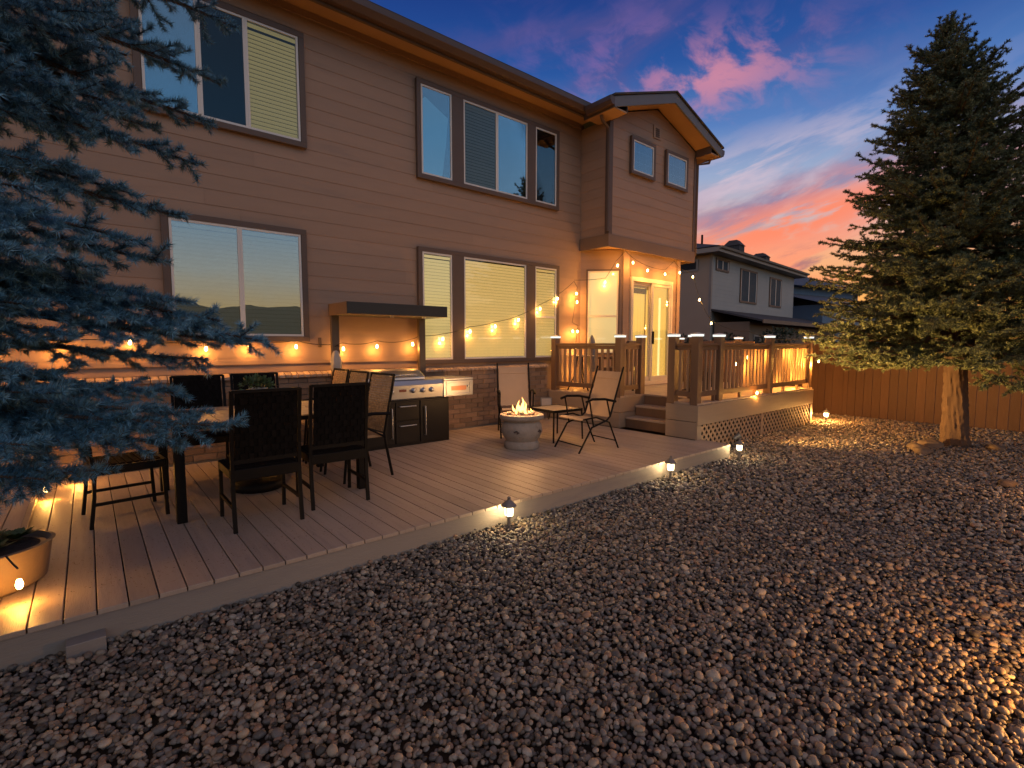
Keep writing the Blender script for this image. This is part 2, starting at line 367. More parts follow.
def gravel():
    # pebble shapes in a collection that is not linked to the scene
    pc=bpy.data.collections.new('pebbles')
    m=bpy.data.materials.new('river_rock'); m.use_nodes=True; nt=NT(m.node_tree); b=m.node_tree.nodes['Principled BSDF']
    oi=nt.n('ShaderNodeObjectInfo')
    col=nt.ramp(oi.outputs['Random'],[(0,(.06,.05,.042)),(.12,(.18,.135,.10)),(.28,(.31,.24,.175)),(.40,(.10,.087,.077)),(.52,(.35,.265,.19)),(.62,(.21,.18,.155)),(.72,(.27,.165,.11)),(.80,(.14,.12,.107)),(.91,(.37,.31,.245)),(1,(.27,.19,.115))],'CONSTANT')
    tc=nt.n('ShaderNodeTexCoord'); n1=nt.noise(tc.outputs['Object'],1.6,4,.6)
    sc=nt.n('ShaderNodeVectorMath',operation='SCALE'); nt.link(col,sc.inputs[0]); nt.link(nt.math('MULTIPLY_ADD',n1,.7,.62),sc.inputs['Scale'])
    nt.link(sc.outputs[0],b.inputs['Base Color']); b.inputs['Roughness'].default_value=.5; b.inputs['Specular IOR Level'].default_value=.45
    bp=nt.n('ShaderNodeBump'); bp.inputs['Strength'].default_value=.25; bp.inputs['Distance'].default_value=.06; nt.link(nt.noise(tc.outputs['Object'],7,4,.6),bp.inputs['Height']); nt.link(bp.outputs[0],b.inputs['Normal'])
    for i in range(7):
        pb=MB(); pb.blob((0,0,0),1,3,.055,(1,random.uniform(.72,.94),random.uniform(.54,.76)))
        o=pb.build('pebble',m,smooth=True); COL.objects.unlink(o); pc.objects.link(o)
    # jittered grid over the yard
    pts=[]
    def fill(x0,x1,y0,y1,s,zmax,sc0,sc1,cond):
        nx=int((x1-x0)/s); ny=int((y1-y0)/s)
        X,Y=np.meshgrid(x0+s*np.arange(nx),y0+s*np.arange(ny)); X=X.ravel()+RNG.uniform(-.5,.5,X.size)*s; Y=Y.ravel()+RNG.uniform(-.5,.5,Y.size)*s
        k=cond(X,Y); X=X[k];Y=Y[k]; Z=RNG.uniform(-.012,zmax,X.size)+.006*np.sin(X*2.1)*np.sin(Y*1.7); S=RNG.uniform(sc0,sc1,X.size)*(1+.35*(RNG.random(X.size)<.08))
        pts.append(np.stack([X,Y,Z,S],1))
    fx,fy=math.cos(R(49.93)),math.sin(R(49.93))
    def vis(X,Y):   # a wedge a good deal wider than the view
        dep=X*fx+Y*fy; lat=X*fy-Y*fx
        return (dep>.25)&(np.abs(lat)<1.35*dep+.9)
    def free(X,Y): return vis(X,Y)&~((X<6.44)&(Y>3.2))&~((X>6.4)&(X<10.5)&(Y>3.62))&(np.hypot(X-9.8,Y-1.43)>.23)
    near=lambda X,Y:(np.hypot(X,Y)<5.2)&free(X,Y)
    far=lambda X,Y:(np.hypot(X,Y)>=5.2)&free(X,Y)
    fill(-2,8,-4,4,.0255,.010,.0105,.0195,near)
    fill(-2,8,-4,4,.060,.020,.014,.026,near)
    fill(-2,8,-4,4,.045,.014,.005,.010,near)
    fill(0,12.1,-7,7,.036,.014,.013,.024,far)
    P=np.concatenate(pts); P[np.hypot(P[:,0],P[:,1])<5.2,3]*=.89
    me=bpy.data.meshes.new('gravel'); me.vertices.add(len(P)); me.vertices.foreach_set('co',P[:,:3].astype(np.float32).ravel())
    a=me.attributes.new('size','FLOAT','POINT'); a.data.foreach_set('value',P[:,3].astype(np.float32))
    rot=np.stack([RNG.normal(0,.38,len(P)),RNG.normal(0,.38,len(P)),RNG.uniform(0,6.28,len(P))],1).astype(np.float32)
    a=me.attributes.new('turn','FLOAT_VECTOR','POINT'); a.data.foreach_set('vector',rot.ravel()); me.update()
    o=bpy.data.objects.new('gravel',me); COL.objects.link(o); tag(o,'grey and brown river rock gravel covering the yard','gravel',kind='stuff')
    ng=bpy.data.node_groups.new('scatter','GeometryNodeTree'); ng.interface.new_socket('Geometry',in_out='INPUT',socket_type='NodeSocketGeometry'); ng.interface.new_socket('Geometry',in_out='OUTPUT',socket_type='NodeSocketGeometry')
    N=ng.nodes; L=ng.links; gi=N.new('NodeGroupInput'); go=N.new('NodeGroupOutput'); mp=N.new('GeometryNodeMeshToPoints'); L.new(gi.outputs[0],mp.inputs[0])
    ci=N.new('GeometryNodeCollectionInfo'); ci.inputs[0].default_value=pc; ci.inputs['Separate Children'].default_value=True; ci.inputs['Reset Children'].default_value=True
    ip=N.new('GeometryNodeInstanceOnPoints'); L.new(mp.outputs[0],ip.inputs['Points']); L.new(ci.outputs[0],ip.inputs['Instance']); ip.inputs['Pick Instance'].default_value=True
    sa=N.new('GeometryNodeInputNamedAttribute'); sa.data_type='FLOAT'; sa.inputs[0].default_value='size'; L.new(sa.outputs[0],ip.inputs['Scale'])
    ra=N.new('GeometryNodeInputNamedAttribute'); ra.data_type='FLOAT_VECTOR'; ra.inputs[0].default_value='turn'
    e2=N.new('FunctionNodeEulerToRotation'); L.new(ra.outputs[0],e2.inputs[0]); L.new(e2.outputs[0],ip.inputs['Rotation'])
    L.new(ip.outputs[0],go.inputs[0]); md=o.modifiers.new('scatter','NODES'); md.node_group=ng
    print('pebbles',len(P))
gravel()

# ------------------------------------------------------------------ house
HOUSE=thing('house','two storey tan lap siding house with brick base and brown window trim','house',(0,W,0))
LAP=.172
def laps(b, x0, x1, z0, z1, clip=None):
    """lap siding in local coords: wall plane y=0, outside is -y; clip(z) gives the x range"""
    z=z0
    while z<z1-1e-4:
        zt=min(z+LAP,z1); a0,a1=(x0,x1) if not clip else clip(z,x0,x1); c0,c1=(x0,x1) if not clip else clip(zt,x0,x1)
        if a1-a0>.02:
            if c1<c0: c0=c1=(a0+a1)/2
            cuts=[a0]
            while a1-a0>3.0 and cuts[-1]+3.66<a1: cuts.append(cuts[-1]+(random.uniform(1.2,3.66) if len(cuts)==1 else 3.66))
            cuts=[c for c in cuts if c<a1-.2]+[a1]
            for i in range(len(cuts)-1):
                l0,l1=cuts[i],cuts[i+1]-(.003 if i<len(cuts)-2 else 0); m0=c0 if i==0 else l0; m1=c1 if i==len(cuts)-2 else l1; w_=random.uniform(-.0012,.0012)
                b.add([(l0,-.010+w_,z),(l1,-.010-w_,z),(m1,-.0045,zt),(m0,-.0045,zt),(l0,0,z),(l1,0,z)],[(0,1,2,3),(4,5,1,0)])
        z=zt
def house():
    H=HOUSE
    wl=MB(); wl.M=Matrix.Translation((0,W,0)); laps(wl,-9,7.3,1.16,5.56); laps(wl,9.6,10.0,.5,3.3)
    wl.box(-9,7.23,.0,.12,.0,5.56); wl.box(7.23,10.0,.0,.12,0,5.4)
    wl.M=Matrix.Identity(4); wl.box(-9.0,-8.9,W+.12,13,0,5.6); wl.box(9.9,10.0,W+.12,13,0,5.4); wl.box(-8.9,9.9,12.9,13,0,5.6)
    wl.build('wall',M['siding'],H)
    # brick base: individual bricks on a mortar bed
    mb=MB(); mb.box(-9,6.34,W-.05,W-.002,-.02,1.085); mb.build('mortar_bed',M['mortar'],H)
    bk=MB(); rows=12; hh=.075
    for r in range(rows):
        z=.19+r*hh; x=-4.0-(.115 if r%2 else 0)
        while x<6.3:
            x1=min(x+.222,6.335); j=random.uniform(-.003,.003)
            bk.box(x,x1,W-.064+j,W-.05,z,z+hh-.009); x=x1+.009
    bk.build('brick_base',M['brick'],H,bevel=.003)
    cp=MB(); x=-4.0
    while x<6.33:
        x1=min(x+.066,6.335); j=random.uniform(-.004,.004); cp.prism_x([(W-.105+j,1.085),(W-.105+j,1.12),(W-.012,1.155),(W-.012,1.085)],x,x1); x=x1+.009
    cp.build('brick_cap',M['cap'],H,bevel=.004)
    bd=MB(); bd.box(-9,3.70,W-.028,W-.012,1.255,1.30); bd.box(6.62,7.24,W-.028,W-.012,1.255,1.30); build_each(bd,'drip_band',M['siding'],H)
    # soffit, gutter, roof of the main block
    sf=MB(); sf.box(-9.3,7.23,6.24,W-.015,5.55,5.58); sf.build('soffit',M['soffit'],H)
    fz=MB(); fz.box(-9,7.2,W-.03,W-.012,5.47,5.55); fz.build('frieze_board',M['siding'],H)
    ft=MB(); ft.box(-9.3,6.92,6.20,6.24,5.47,5.64); ft.build('fascia_board',M['trim'],H)
    g=MB(); g.prism_x([(6.20,5.50),(6.12,5.50),(6.07,5.57),(6.065,5.645),(6.085,5.65),(6.20,5.65)],-9.3,6.90); g.build('gutter',M['gutter'],H,bevel=.004)
    rf=MB(); rf.prism_x([(6.10,5.655),(6.10,5.68),(9.8,7.0),(13.4,5.72),(13.4,5.66),(9.8,6.95)],-9.4,10.2); rf.build('roof',M['shingle'],H)
    # upper bump-out
    YB=5.92; xa,xb=7.23,10.05; xc=(xa+xb)/2; PK=5.95; sl=.325
    def clip(z,x0,x1):
        if z<5.53: return x0,x1
        k=(z-5.53)/sl*1.0; return x0+k,x1-k
    bw=MB(); bw.M=Matrix.Translation((0,YB,0)); laps(bw,xa,xb,3.45,5.53+sl*(xb-xa)/2-.01,clip)
    bw.M=Matrix.Identity(4); bw.prism([(xa+.01,3.3),(xb-.01,3.3),(xb-.01,5.53),(xc,5.53+sl*(xb-xa)/2),(xa+.01,5.53)],YB,YB+.1)
    bw.M=Matrix.Translation((xa,W,0))@Matrix.Rotation(R(-90),4,'Z'); laps(bw,0,.0-(YB-W),3.45,5.45)
    bw.M=Matrix.Identity(4); bw.box(xa+.002,xa+.1,YB+.1,W,3.3,5.45); bw.box(xb-.1,xb-.002,YB+.1,W+1,3.3,5.45)
    bw.build('bump_out_wall',M['siding'],H)
    bb=MB(); bb.box(xa-.03,xb+.03,YB-.03,YB+.02,3.24,3.46); bb.box(xa-.03,xa+.02,YB+.02,W-.016,3.24,3.46); bb.box(xb-.02,xb+.03,YB+.02,W,3.24,3.46); bb.build('band_board',mat('band_board',(.17,.112,.078),.6,var=.1,scale=3),H)
    cb=MB(); cb.box(xa-.02,xa+.07,YB-.022,YB-.015,3.46,5.42); cb.box(xa-.022,xa-.015,YB-.015,YB+.07,3.46,5.42); cb.box(xb-.06,xb+.01,YB-.022,YB-.015,3.46,5.42); build_each(cb,'corner_board',M['trim'],H)
    bs=MB(); bs.box(xa,xb,YB+.02,W-.016,3.28,3.31); bs.build('bump_out_soffit',M['soffit'],H)
    # gable roof
    yf=5.52; xl,xr=6.86,10.40
    ze=5.46; zp=ze+(xc-xl)*sl
    gr=MB()
    for s,x0 in ((1,xl),(-1,xr)):
        gr.add([(x0-.03*s,yf-.03,ze+.145),(xc,yf-.03,zp+.155),(xc,9.0,zp+.155),(x0-.03*s,9.0,ze+.145),(x0-.03*s,yf-.03,ze+.115),(xc,yf-.03,zp+.125),(xc,9.0,zp+.125),(x0-.03*s,9.0,ze+.115)],
            [(0,1,2,3),(4,7,6,5),(0,4,5,1),(0,3,7,4),(1,5,6,2),(2,6,7,3)])
    gr.build('gable_roof',M['shingle'],H)
    rk=MB()
    for s,x0 in ((1,xl),(-1,xr)):
        poly=[(x0,ze-.06),(xc,zp-.055),(xc,zp+.12),(x0,ze+.11)]
        rk.prism(poly if s>0 else poly[::-1],yf,yf+.035)
    build_each(rk,'rake_board',M['fasciagrey'],H)
    rs=MB()
    for s,x0 in ((1,xl),(-1,xr)):
        k=.37*s
        rs.add([(x0+k,yf+.035,ze-.03+.37*sl),(xc,yf+.035,zp-.03),(xc,YB-.016,zp-.03),(x0+k,YB-.016,ze-.03+.37*sl),(x0+k,yf+.035,ze+.0+.37*sl),(xc,yf+.035,zp+.0),(xc,YB-.016,zp+.0),(x0+k,YB-.016,ze+.0+.37*sl)],[(0,3,2,1),(4,5,6,7),(0,1,5,4),(2,3,7,6)])
        rs.box(x0+.01*s,x0+.38*s,yf+.036,6.16 if s>0 else 8,ze-.055,ze-.03)                           # boxed eave
    build_each(rs,'gable_soffit',M['soffit'],H)
    ef=MB(); ef.box(xl-.002,xl+.02,yf+.036,6.2,ze-.06,ze+.11); ef.box(xr-.02,xr+.002,yf+.036,8,ze-.06,ze+.11); ef.box(xl+.37,xl+.385,yf+.036,YB-.02,ze-.055,ze+.1); ef.box(xr-.385,xr-.37,yf+.036,YB-.02,ze-.055,ze+.1); build_each(ef,'eave_board',M['trim'],H)
    gg=MB(); gg.M=Matrix.Identity(4)
    prof=[(0,-.03),(-.07,-.03),(-.11,.03),(-.115,.10),(-.10,.105),(0,.105)]
    gg.prism([(xl+a,ze+b) for a,b in prof],yf+.0,6.08); gg.prism([(xr-a,ze+b) for a,b in prof][::-1],yf,8); build_each(gg,'side_gutter',M['gutter'],H,bevel=.004)
    ds=MB(); ds.tube([(xl+.06,5.86,5.40),(xl+.10,5.87,5.33),(xa-.05,5.90,5.25),(xa-.05,5.90,3.5)],.03,6); ds.tube([(xr-.05,5.75,5.42),(xr-.06,5.77,5.34),(xb+.06,5.9,5.28),(xb+.05,5.9,3.4),(xb+.05,6.0,3.3)],.028,6); build_each(ds,'downspout',M['trim'],H,smooth=True)
    gv=MB(); gv.box(8.5,8.74,YB-.028,YB-.015,5.44,5.68); gv.build('vent_plate',M['siding'],H)
    gl=MB()
    for i in range(5): gl.bar((8.56,YB-.034,5.48+i*.035),(8.68,YB-.034,5.48+i*.035),.012,.02)
    gl.build('gable_vent',M['trim'],H)
    # lower bay with the door
    by=MB(); by.M=Matrix.Translation((7.25,W,0))@Matrix.Rotation(R(-45),4,'Z'); L=.6*math.sqrt(2)
    laps(by,0,L,.68,3.27); by.box(0,L,0,.08,.0,3.27)
    by.M=Matrix.Translation((0,6.0,0)); laps(by,7.85,8.0,.68,3.27); laps(by,9.38,9.65,.68,3.27); laps(by,8.0,9.38,2.78,3.27)
    by.box(7.85,7.99,0,.08,0,3.27); by.box(9.39,9.65,0,.08,0,3.27); by.box(7.99,9.39,0,.08,2.79,3.27); by.box(7.99,9.39,0,.08,0,.68)
    by.M=Matrix.Identity(4); by.box(9.57,9.65,6.08,W+.1,0,3.27)
    by.build('bay_wall',M['siding'],H)
    bc=MB(); bc.M=Matrix.Translation((7.85,6.0,0))@Matrix.Rotation(R(-22),4,'Z'); bc.box(-.06,.06,-.024,-.0,.68,3.26); bc.M=Matrix.Identity(4); bc.box(9.56,9.67,5.972,5.984,.68,3.26); build_each(bc,'bay_corner_board',M['siding'],H)
    # sliding door with lit room behind
    dr=MB(); fr=.05
    dr.box(7.99,8.05,5.955,6.07,.70,2.78); dr.box(9.33,9.39,5.955,6.07,.70,2.78); dr.box(8.05,9.33,5.955,6.07,2.70,2.78); dr.box(7.97,9.41,5.93,6.09,.685,.755)
    door=dr.build('sliding_door',M['vinylcream'],H,bevel=.004)
    for nm,x0,x1,y in (('door_panel',8.05,8.70,6.03),('door_panel',8.66,9.33,5.985)):
        p=MB(); w=.06
        p.box(x0,x0+w,y-.018,y+.018,.76,2.70); p.box(x1-w,x1,y-.018,y+.018,.76,2.70); p.box(x0+w,x1-w,y-.018,y+.018,2.64,2.70); p.box(x0+w,x1-w,y-.018,y+.018,.76,.85)
        p.build(nm,M['vinylcream'],door,bevel=.003)
        q=MB(); q.box(x0+w,x1-w,y-.003,y+.003,.85,2.64); q.build('pane',M['glass_door'],door)
    hd=MB(); hd.box(8.69,8.715,5.93,5.967,1.5,1.75); hd.build('handle',M['black'],door)
    rm=MB(); rm.box(7.9,9.5,8.4,8.45,.6,3.2); rm.box(7.9,7.95,6.2,8.4,.6,3.2); rm.box(9.5,9.55,6.2,8.4,.6,3.2); rm.box(7.95,9.5,6.2,8.4,.66,.70); rm.box(7.95,9.5,6.2,8.4,3.0,3.05)
    rm.build('lit_room',M['curtain'],H)
    ct=MB(); vs=[];fs=[]; n=48
    for i in range(n+1):
        x=8.06+.62*i/n; yy=6.16+.014*math.sin(i*.9)
        vs+=[(x,yy,.78),(x,yy,2.62)]
    fs=[(2*i,2*i+2,2*i+3,2*i+1) for i in range(n)]; ct.add(vs,fs)
    vs=[]
    for i in range(25):
        x=8.80+.26*i/24; vs+=[(x,6.2+.016*math.sin(i*.9),.78),(x,6.2+.016*math.sin(i*.9),2.6)]
    ct.add(vs,[(2*i,2*i+2,2*i+3,2*i+1) for i in range(24)])
    ct.build('curtain',M['curtain'],H)
    vb=MB(); vb.box(8.06,8.68,6.11,6.14,2.50,2.60); vb.build('valance',M['darkcloth'],H)
    st=MB(); st.box(9.14,9.17,6.10,6.13,.80,2.45); st.build('light_strip',M['strip'],H)
    lamp('room_lamp',(8.8,7.2,2.3),14,(1,.68,.3),.15)
    # windows
    def window(M4, u0,u1,z0,z1, panes, trim=.065, blinds=None, sill=False, name='window', grid=None, label=None):
        t=MB(); t.M=M4
        a=.06
        t.box(u0,u1,-.058,-.004,z1-trim,z1); t.box(u0,u1,-.064 if sill else -.058,-.004,z0,z0+trim); t.box(u0,u0+trim,-.056,-.004,z0+trim,z1-trim); t.box(u1-trim,u1,-.056,-.004,z0+trim,z1-trim)
        last=None
        for p0,p1,kind in panes:
            if last is not None and p0-last>.06: t.box(last,p0,-.056,-.004,z0+trim,z1-trim)
            last=p1
        w=t.build(name,M['trim'],HOUSE,bevel=.003)
        if label: w['label']=label
        for p0,p1,kind in panes:
            q0,q1=z0+trim,z1-trim
            s=MB(); s.M=M4; k=.026
            s.box(p0,p0+k,-.05,-.02,q0,q1); s.box(p1-k,p1,-.05,-.02,q0,q1); s.box(p0+k,p1-k,-.05,-.02,q1-k,q1); s.box(p0+k,p1-k,-.05,-.02,q0,q0+k)
            if kind.endswith('hung'): s.box(p0+k,p1-k,-.046,-.02,q0+(q1-q0)*.44,q0+(q1-q0)*.44+.035)
            if grid: 
                for i in (1,2): 
                    x=p0+(p1-p0)*i/3; s.box(x-.006,x+.006,-.036,-.030,q0+k,q1-k)
                for i in (1,2):
                    zz=q0+(q1-q0)*i/3; s.box(p0+k,p1-k,-.0365,-.0295,zz-.006,zz+.006)
            s.build('frame',M['vinyl'] if 'gold' not in kind else M['vinylcream'],w,bevel=.002)
            g=MB(); g.M=M4; g.box(p0+k,p1-k,-.041,-.038,q0+k,q1-k); g.build('pane',M['glass_screen'] if kind[0]=='s' else M['glass_lit'] if kind[:3] in ('lit','war','gol') else M['glass'],w)
            d=MB(); d.M=M4; d.box(p0+.005,p1-.005,-.018,-.004,q0+.005,q1-.005)
            d.build('backing',M['dark'] if not kind.startswith('gold') else M['blind_gold'],w)  # flat black or glowing sheet in place of the room behind
            bm={'blind':'blind','lit':'blind_lit','slit':'blind_lit','sblind':'blind','warm':'blind_warm','warmhung':'blind_warm','bluec':'skytint_curtain'}.get(kind)
            if bm:
                sl_=MB(); sl_.M=M4
                if kind=='bluec':
                    sl_.add([(p0+.03,-.024,q0+.03),(p1-.16,-.024,q0+.03),(p1-.09,-.024,q0+.5),(p1-.05,-.024,q1-.35),(p0+.08,-.024,q1-.15),(p0+.03,-.024,q1-.2)],[(0,1,2,3,4,5)])
                else:
                    z=q0+k+.004; top=q1-k-(.10 if kind!='warm' else .02)
                    while z<top:
                        sl_.add([(p0+k+.004,-.034,z),(p1-k-.004,-.034,z),(p1-k-.004,-.021,z+.046),(p0+k+.004,-.021,z+.046)],[(0,1,2,3)]); z+=.047
                    sl_.box(p0+k,p1-k,-.036,-.02,top+.047,top+.085)
                sl_.build('blind' if kind!='bluec' else 'curtain',M[bm],w)
    I=Matrix.Translation((0,W-.012,0))
    window(I,.50,2.20,3.90,5.25,[(.57,1.08,'dark'),(1.08,1.55,'sdark'),(1.55,2.13,'slit')],label='upper sliding window with one lit blind')
    window(I,.66,2.16,1.53,2.91,[(.73,1.41,'blind'),(1.41,2.09,'blind')],sill=True,label='wide lower window reflecting sunset hills')
    window(I,3.74,6.60,3.88,5.25,[(3.81,4.33,'bluec'),(4.54,5.19,'sblind'),(5.19,5.84,'dark'),(6.03,6.53,'sdark')],label='upper triple window')
    window(I,3.73,6.62,1.20,2.91,[(3.80,4.31,'lit'),(4.53,5.82,'warm'),(6.03,6.55,'warmhung')],label='lower triple window with closed lit blinds')
    B=Matrix.Translation((0,YB-.012,0))
    window(B,7.78,8.53,4.62,5.29,[(7.84,8.47,'dark')],trim=.06,grid=1,label='small gridded upper window, nearer')
    window(B,8.89,9.68,4.62,5.31,[(8.95,9.62,'dark')],trim=.06,grid=1,label='small gridded upper window, further')
    A=Matrix.Translation((7.25,W,0))@Matrix.Rotation(R(-45),4,'Z')@Matrix.Translation((0,-.012,0))
    window(A,.11,.74,1.30,2.90,[(.14,.71,'goldhung')],trim=.03,label='tall glowing window in the angled bay')
    # spigot plate on the wall under the wide window
    ob=MB(); ob.box(2.28,2.31,W-.05,W-.012,1.46,1.58); ob.build('wall_bracket',M['trim'],H)
house()

# ------------------------------------------------------------------ lower deck
def lower_deck():
    D=thing('deck','low grey composite deck with wide boards along the house','deck',(3,5,0))
    b=MB(); x=-3.2; p=.127
    while x<6.40:
        x1=min(x+p-.006,6.43); b.box(x,x1,3.17,W-.14 if x1<6.33 else 3.62,DZ-.026,DZ+random.uniform(-.001,.001)); x+=p
    nf=len(b.f)
    x=-3.2+p*19
    while x<6.3:
        for y in (3.5,4.2,4.9,5.6,6.3):
            for dx in (.022,.099):
                cx,cy=x+dx+.0,y+random.uniform(-.006,.006); b.add([(cx+.0042*math.cos(a),cy+.0042*math.sin(a),DZ+.0016) for a in np.linspace(0,5.24,6)],[(0,1,2,3,4,5)])
        x+=p
    fo=b.build('floor_boards',M['deck'],D,bevel=.003); fo.data.materials.append(M['dark'])
    for q in fo.data.polygons[nf:]: q.material_index=1
    f=MB(); f.box(-3.2,6.445,3.182,3.206,-.01,DZ-.028); f.build('front_fascia',M['fascia'],D,bevel=.003)
    e=MB(); e.box(6.435,6.458,3.207,3.62,-.01,DZ-.002); e.build('end_fascia',M['fascia'],D,bevel=.003)
    j=MB()
    for y in (3.5,4.2,4.9,5.6,6.3): j.box(-3.2,6.33,y-.02,y+.02,-.02,DZ-.03)
    build_each(j,'joist',M['dark'],D)
    bl=MB(); bl.box(-.15,0.0,3.09,3.18,-.03,.075); bl.build('footing_block',M['fascia'],D,bevel=.004)
    l=MB(); l.box(-.425,-.385,3.9,6.45,DZ+.001,DZ+.035); l.build('edge_strip',M['skirt'],D,bevel=.004)
    s=MB(); s.box(-3.2,6.33,W-.135,W-.07,-.01,DZ-.05); s.build('back_ledger',M['trim'],D)
lower_deck()

# ------------------------------------------------------------------ upper deck
def upper_deck():
    U=thing('upper_deck','raised deck with brown railings, lattice skirt and glowing post caps','deck',(8.4,5,0))
    X0,X1,Y0=6.36,10.48,3.62
    n0,n1,nx=4.10,4.93,6.98    # stair notch
    fl=MB(); x=X0+.01; p=.127
    while x<X1-.02:
        x1=min(x+p-.006,X1)
        if x1<nx+.05: fl.box(x,x1,Y0,n0,UZ-.026,UZ); fl.box(x,x1,n1,W-.02,UZ-.026,UZ)
        else: fl.box(x,x1,Y0,W-.02 if x<7.2 else 5.93,UZ-.026,UZ)
        x+=p
    fl.box(7.3,7.9,5.95,6.05,UZ-.03,UZ-.002)
    fl.build('floor_boards',M['deck'],U,bevel=.003)
    sk=MB()   # skirts: left face in two parts, notch sides, front band
    for (a,b_) in ((Y0,n0),(n1,W-.07)):
        sk.box(X0-.012,X0+.012,a,b_,UZ-.255,UZ-.028); sk.box(X0-.012,X0+.012,a,b_,DZ+.002,UZ-.262)
    for y in (n0,n1):
        s=1 if y==n1 else -1
        sk.box(X0+.013,nx+.05,y,y+.02*s,UZ-.255,UZ-.028); sk.box(X0+.013,nx+.05,y,y+.02*s,DZ,UZ-.262)
    build_each(sk,'side_skirt',M['skirt'],U,bevel=.003)
    fb=MB(); fb.box(X0-.012,X1,Y0-.024,Y0-.002,UZ-.30,UZ-.028); fb.box(X1-.022,X1,Y0,6.5,UZ-.30,UZ-.028); build_each(fb,'rim_board',M['skirt'],U,bevel=.003)
    cb=MB(); cb.box(X0-.012,X0+.10,Y0-.02,Y0+.0,-.02,UZ-.305); cb.box(X1-.10,X1,Y0-.02,Y0+.08,-.02,UZ-.305); build_each(cb,'corner_support',M['skirt'],U,bevel=.003)
    bh=MB(); bh.box(X0+.1,X1-.05,Y0+.12,Y0+.16,-.02,UZ-.3); bh.build('crawl_space_shade',M['dark'],U)  # black sheet stands in for the shade under the deck
    # lattice
    lt=MB(); xa,xb=X0+.10,X1-.10; h=UZ-.305; st=.12
    for s in (1,-1):
        x=xa-h
        yy=Y0-.004+(.008 if s>0 else 0)
        while x<xb+h:
            p0,p1=((x,0),(x+h,h)) if s>0 else ((x+h,0),(x,h))
            (ax,az),(bx,bz)=sorted((p0,p1))
            # clip to xa..xb
            def at(xx): return az+(bz-az)*(xx-ax)/(bx-ax)
            if bx>xa and ax<xb:
                q0=max(ax,xa); q1=min(bx,xb); lt.bar((q0,yy,at(q0)),(q1,yy,at(q1)),.034,.007,up=(0,1,0))
            x+=st
    lt.box(8.32,8.40,Y0-.014,Y0-.009,0,h)
    lt.build('lattice',M['lattice'],U)
    # steps
    for k,(xs,z) in enumerate(((6.50,DZ+.167),(6.75,DZ+.334))):
        t=MB(); t.box(xs-.02,xs+.27,n0+.022,n1-.022,z-.03,z); t.build('tread',M['deck'],U,bevel=.003)
        r=MB(); r.box(xs,xs+.02,n0+.022,n1-.022,z-.167,z-.031); r.build('riser',M['post'],U)
    r=MB(); r.box(nx,nx+.02,n0+.022,n1-.022,UZ-.167,UZ-.03); r.build('riser',M['post'],U)
    # posts with light caps
    px=X0+.06; fy=Y0+.06
    posts=[(px,6.42),(px,4.99),(nx-.02,4.99),(px,4.04),(px,fy),(7.02,fy),(8.70,fy),(10.38,fy),(10.38,5.02),(10.38,6.36),(nx-.02,4.04)]
    a=.056
    for i,(x,y) in enumerate(posts):
        b=MB(); b.box(x-a,x+a,y-a,y+a,UZ-.002 if i not in (1,3,4) else UZ-.026,1.605)
        po=b.build('post',M['post'],U,bevel=.005)
        c=MB(); q=.07; c.box(x-q,x+q,y-q,y+q,1.633,1.642); c.add([(x-q,y-q,1.6425),(x+q,y-q,1.6425),(x+q,y+q,1.6425),(x-q,y+q,1.6425),(x,y,1.657)],[(0,1,4),(1,2,4),(2,3,4),(3,0,4)])
        c.build('post_cap',M['vinyl'],po)
        g=MB(); g.box(x-.064,x+.064,y-.064,y+.064,1.606,1.632); g.build('cap_light',M['caplight'],po)
    def railing(p,q,nm):
        p=Vector(p+(0,)); q=Vector(q+(0,)); d=(q-p).normalized(); p=p+d*a; q=q-d*a
        r=MB(); r.bar((p.x,p.y,1.495),(q.x,q.y,1.495),.09,.035); r.bar((p.x,p.y,1.445),(q.x,q.y,1.445),.035,.06); ro=r.build('railing',M['rail'],U,bevel=.003)
        r=MB(); r.bar((p.x,p.y,.80),(q.x,q.y,.80),.035,.075); r.build('bottom_rail',M['rail'],ro,bevel=.003)
        L=(q-p).length; n=max(2,int(round(L/.118))); b=MB()
        for i in range(n):
            c=p+d*(L*(i+.5)/n); b.bar((c.x,c.y,.838),(c.x,c.y,1.414),.034,.034)
        b.build('balusters',M['baluster'],ro)
    for i,j in ((0,1),(1,2),(3,4),(4,5),(5,6),(6,7),(7,8),(8,9),(3,10)): railing(posts[i],posts[j],'r')
    for i in range(3): pass
    bk=MB()
    for x in (6.9,7.7,8.2,9.3,9.9): bk.box(x-.02,x+.02,fy-.02,fy+.02,UZ+.0,.762)
    build_each(bk,'rail_foot',M['rail'],U)
upper_deck()

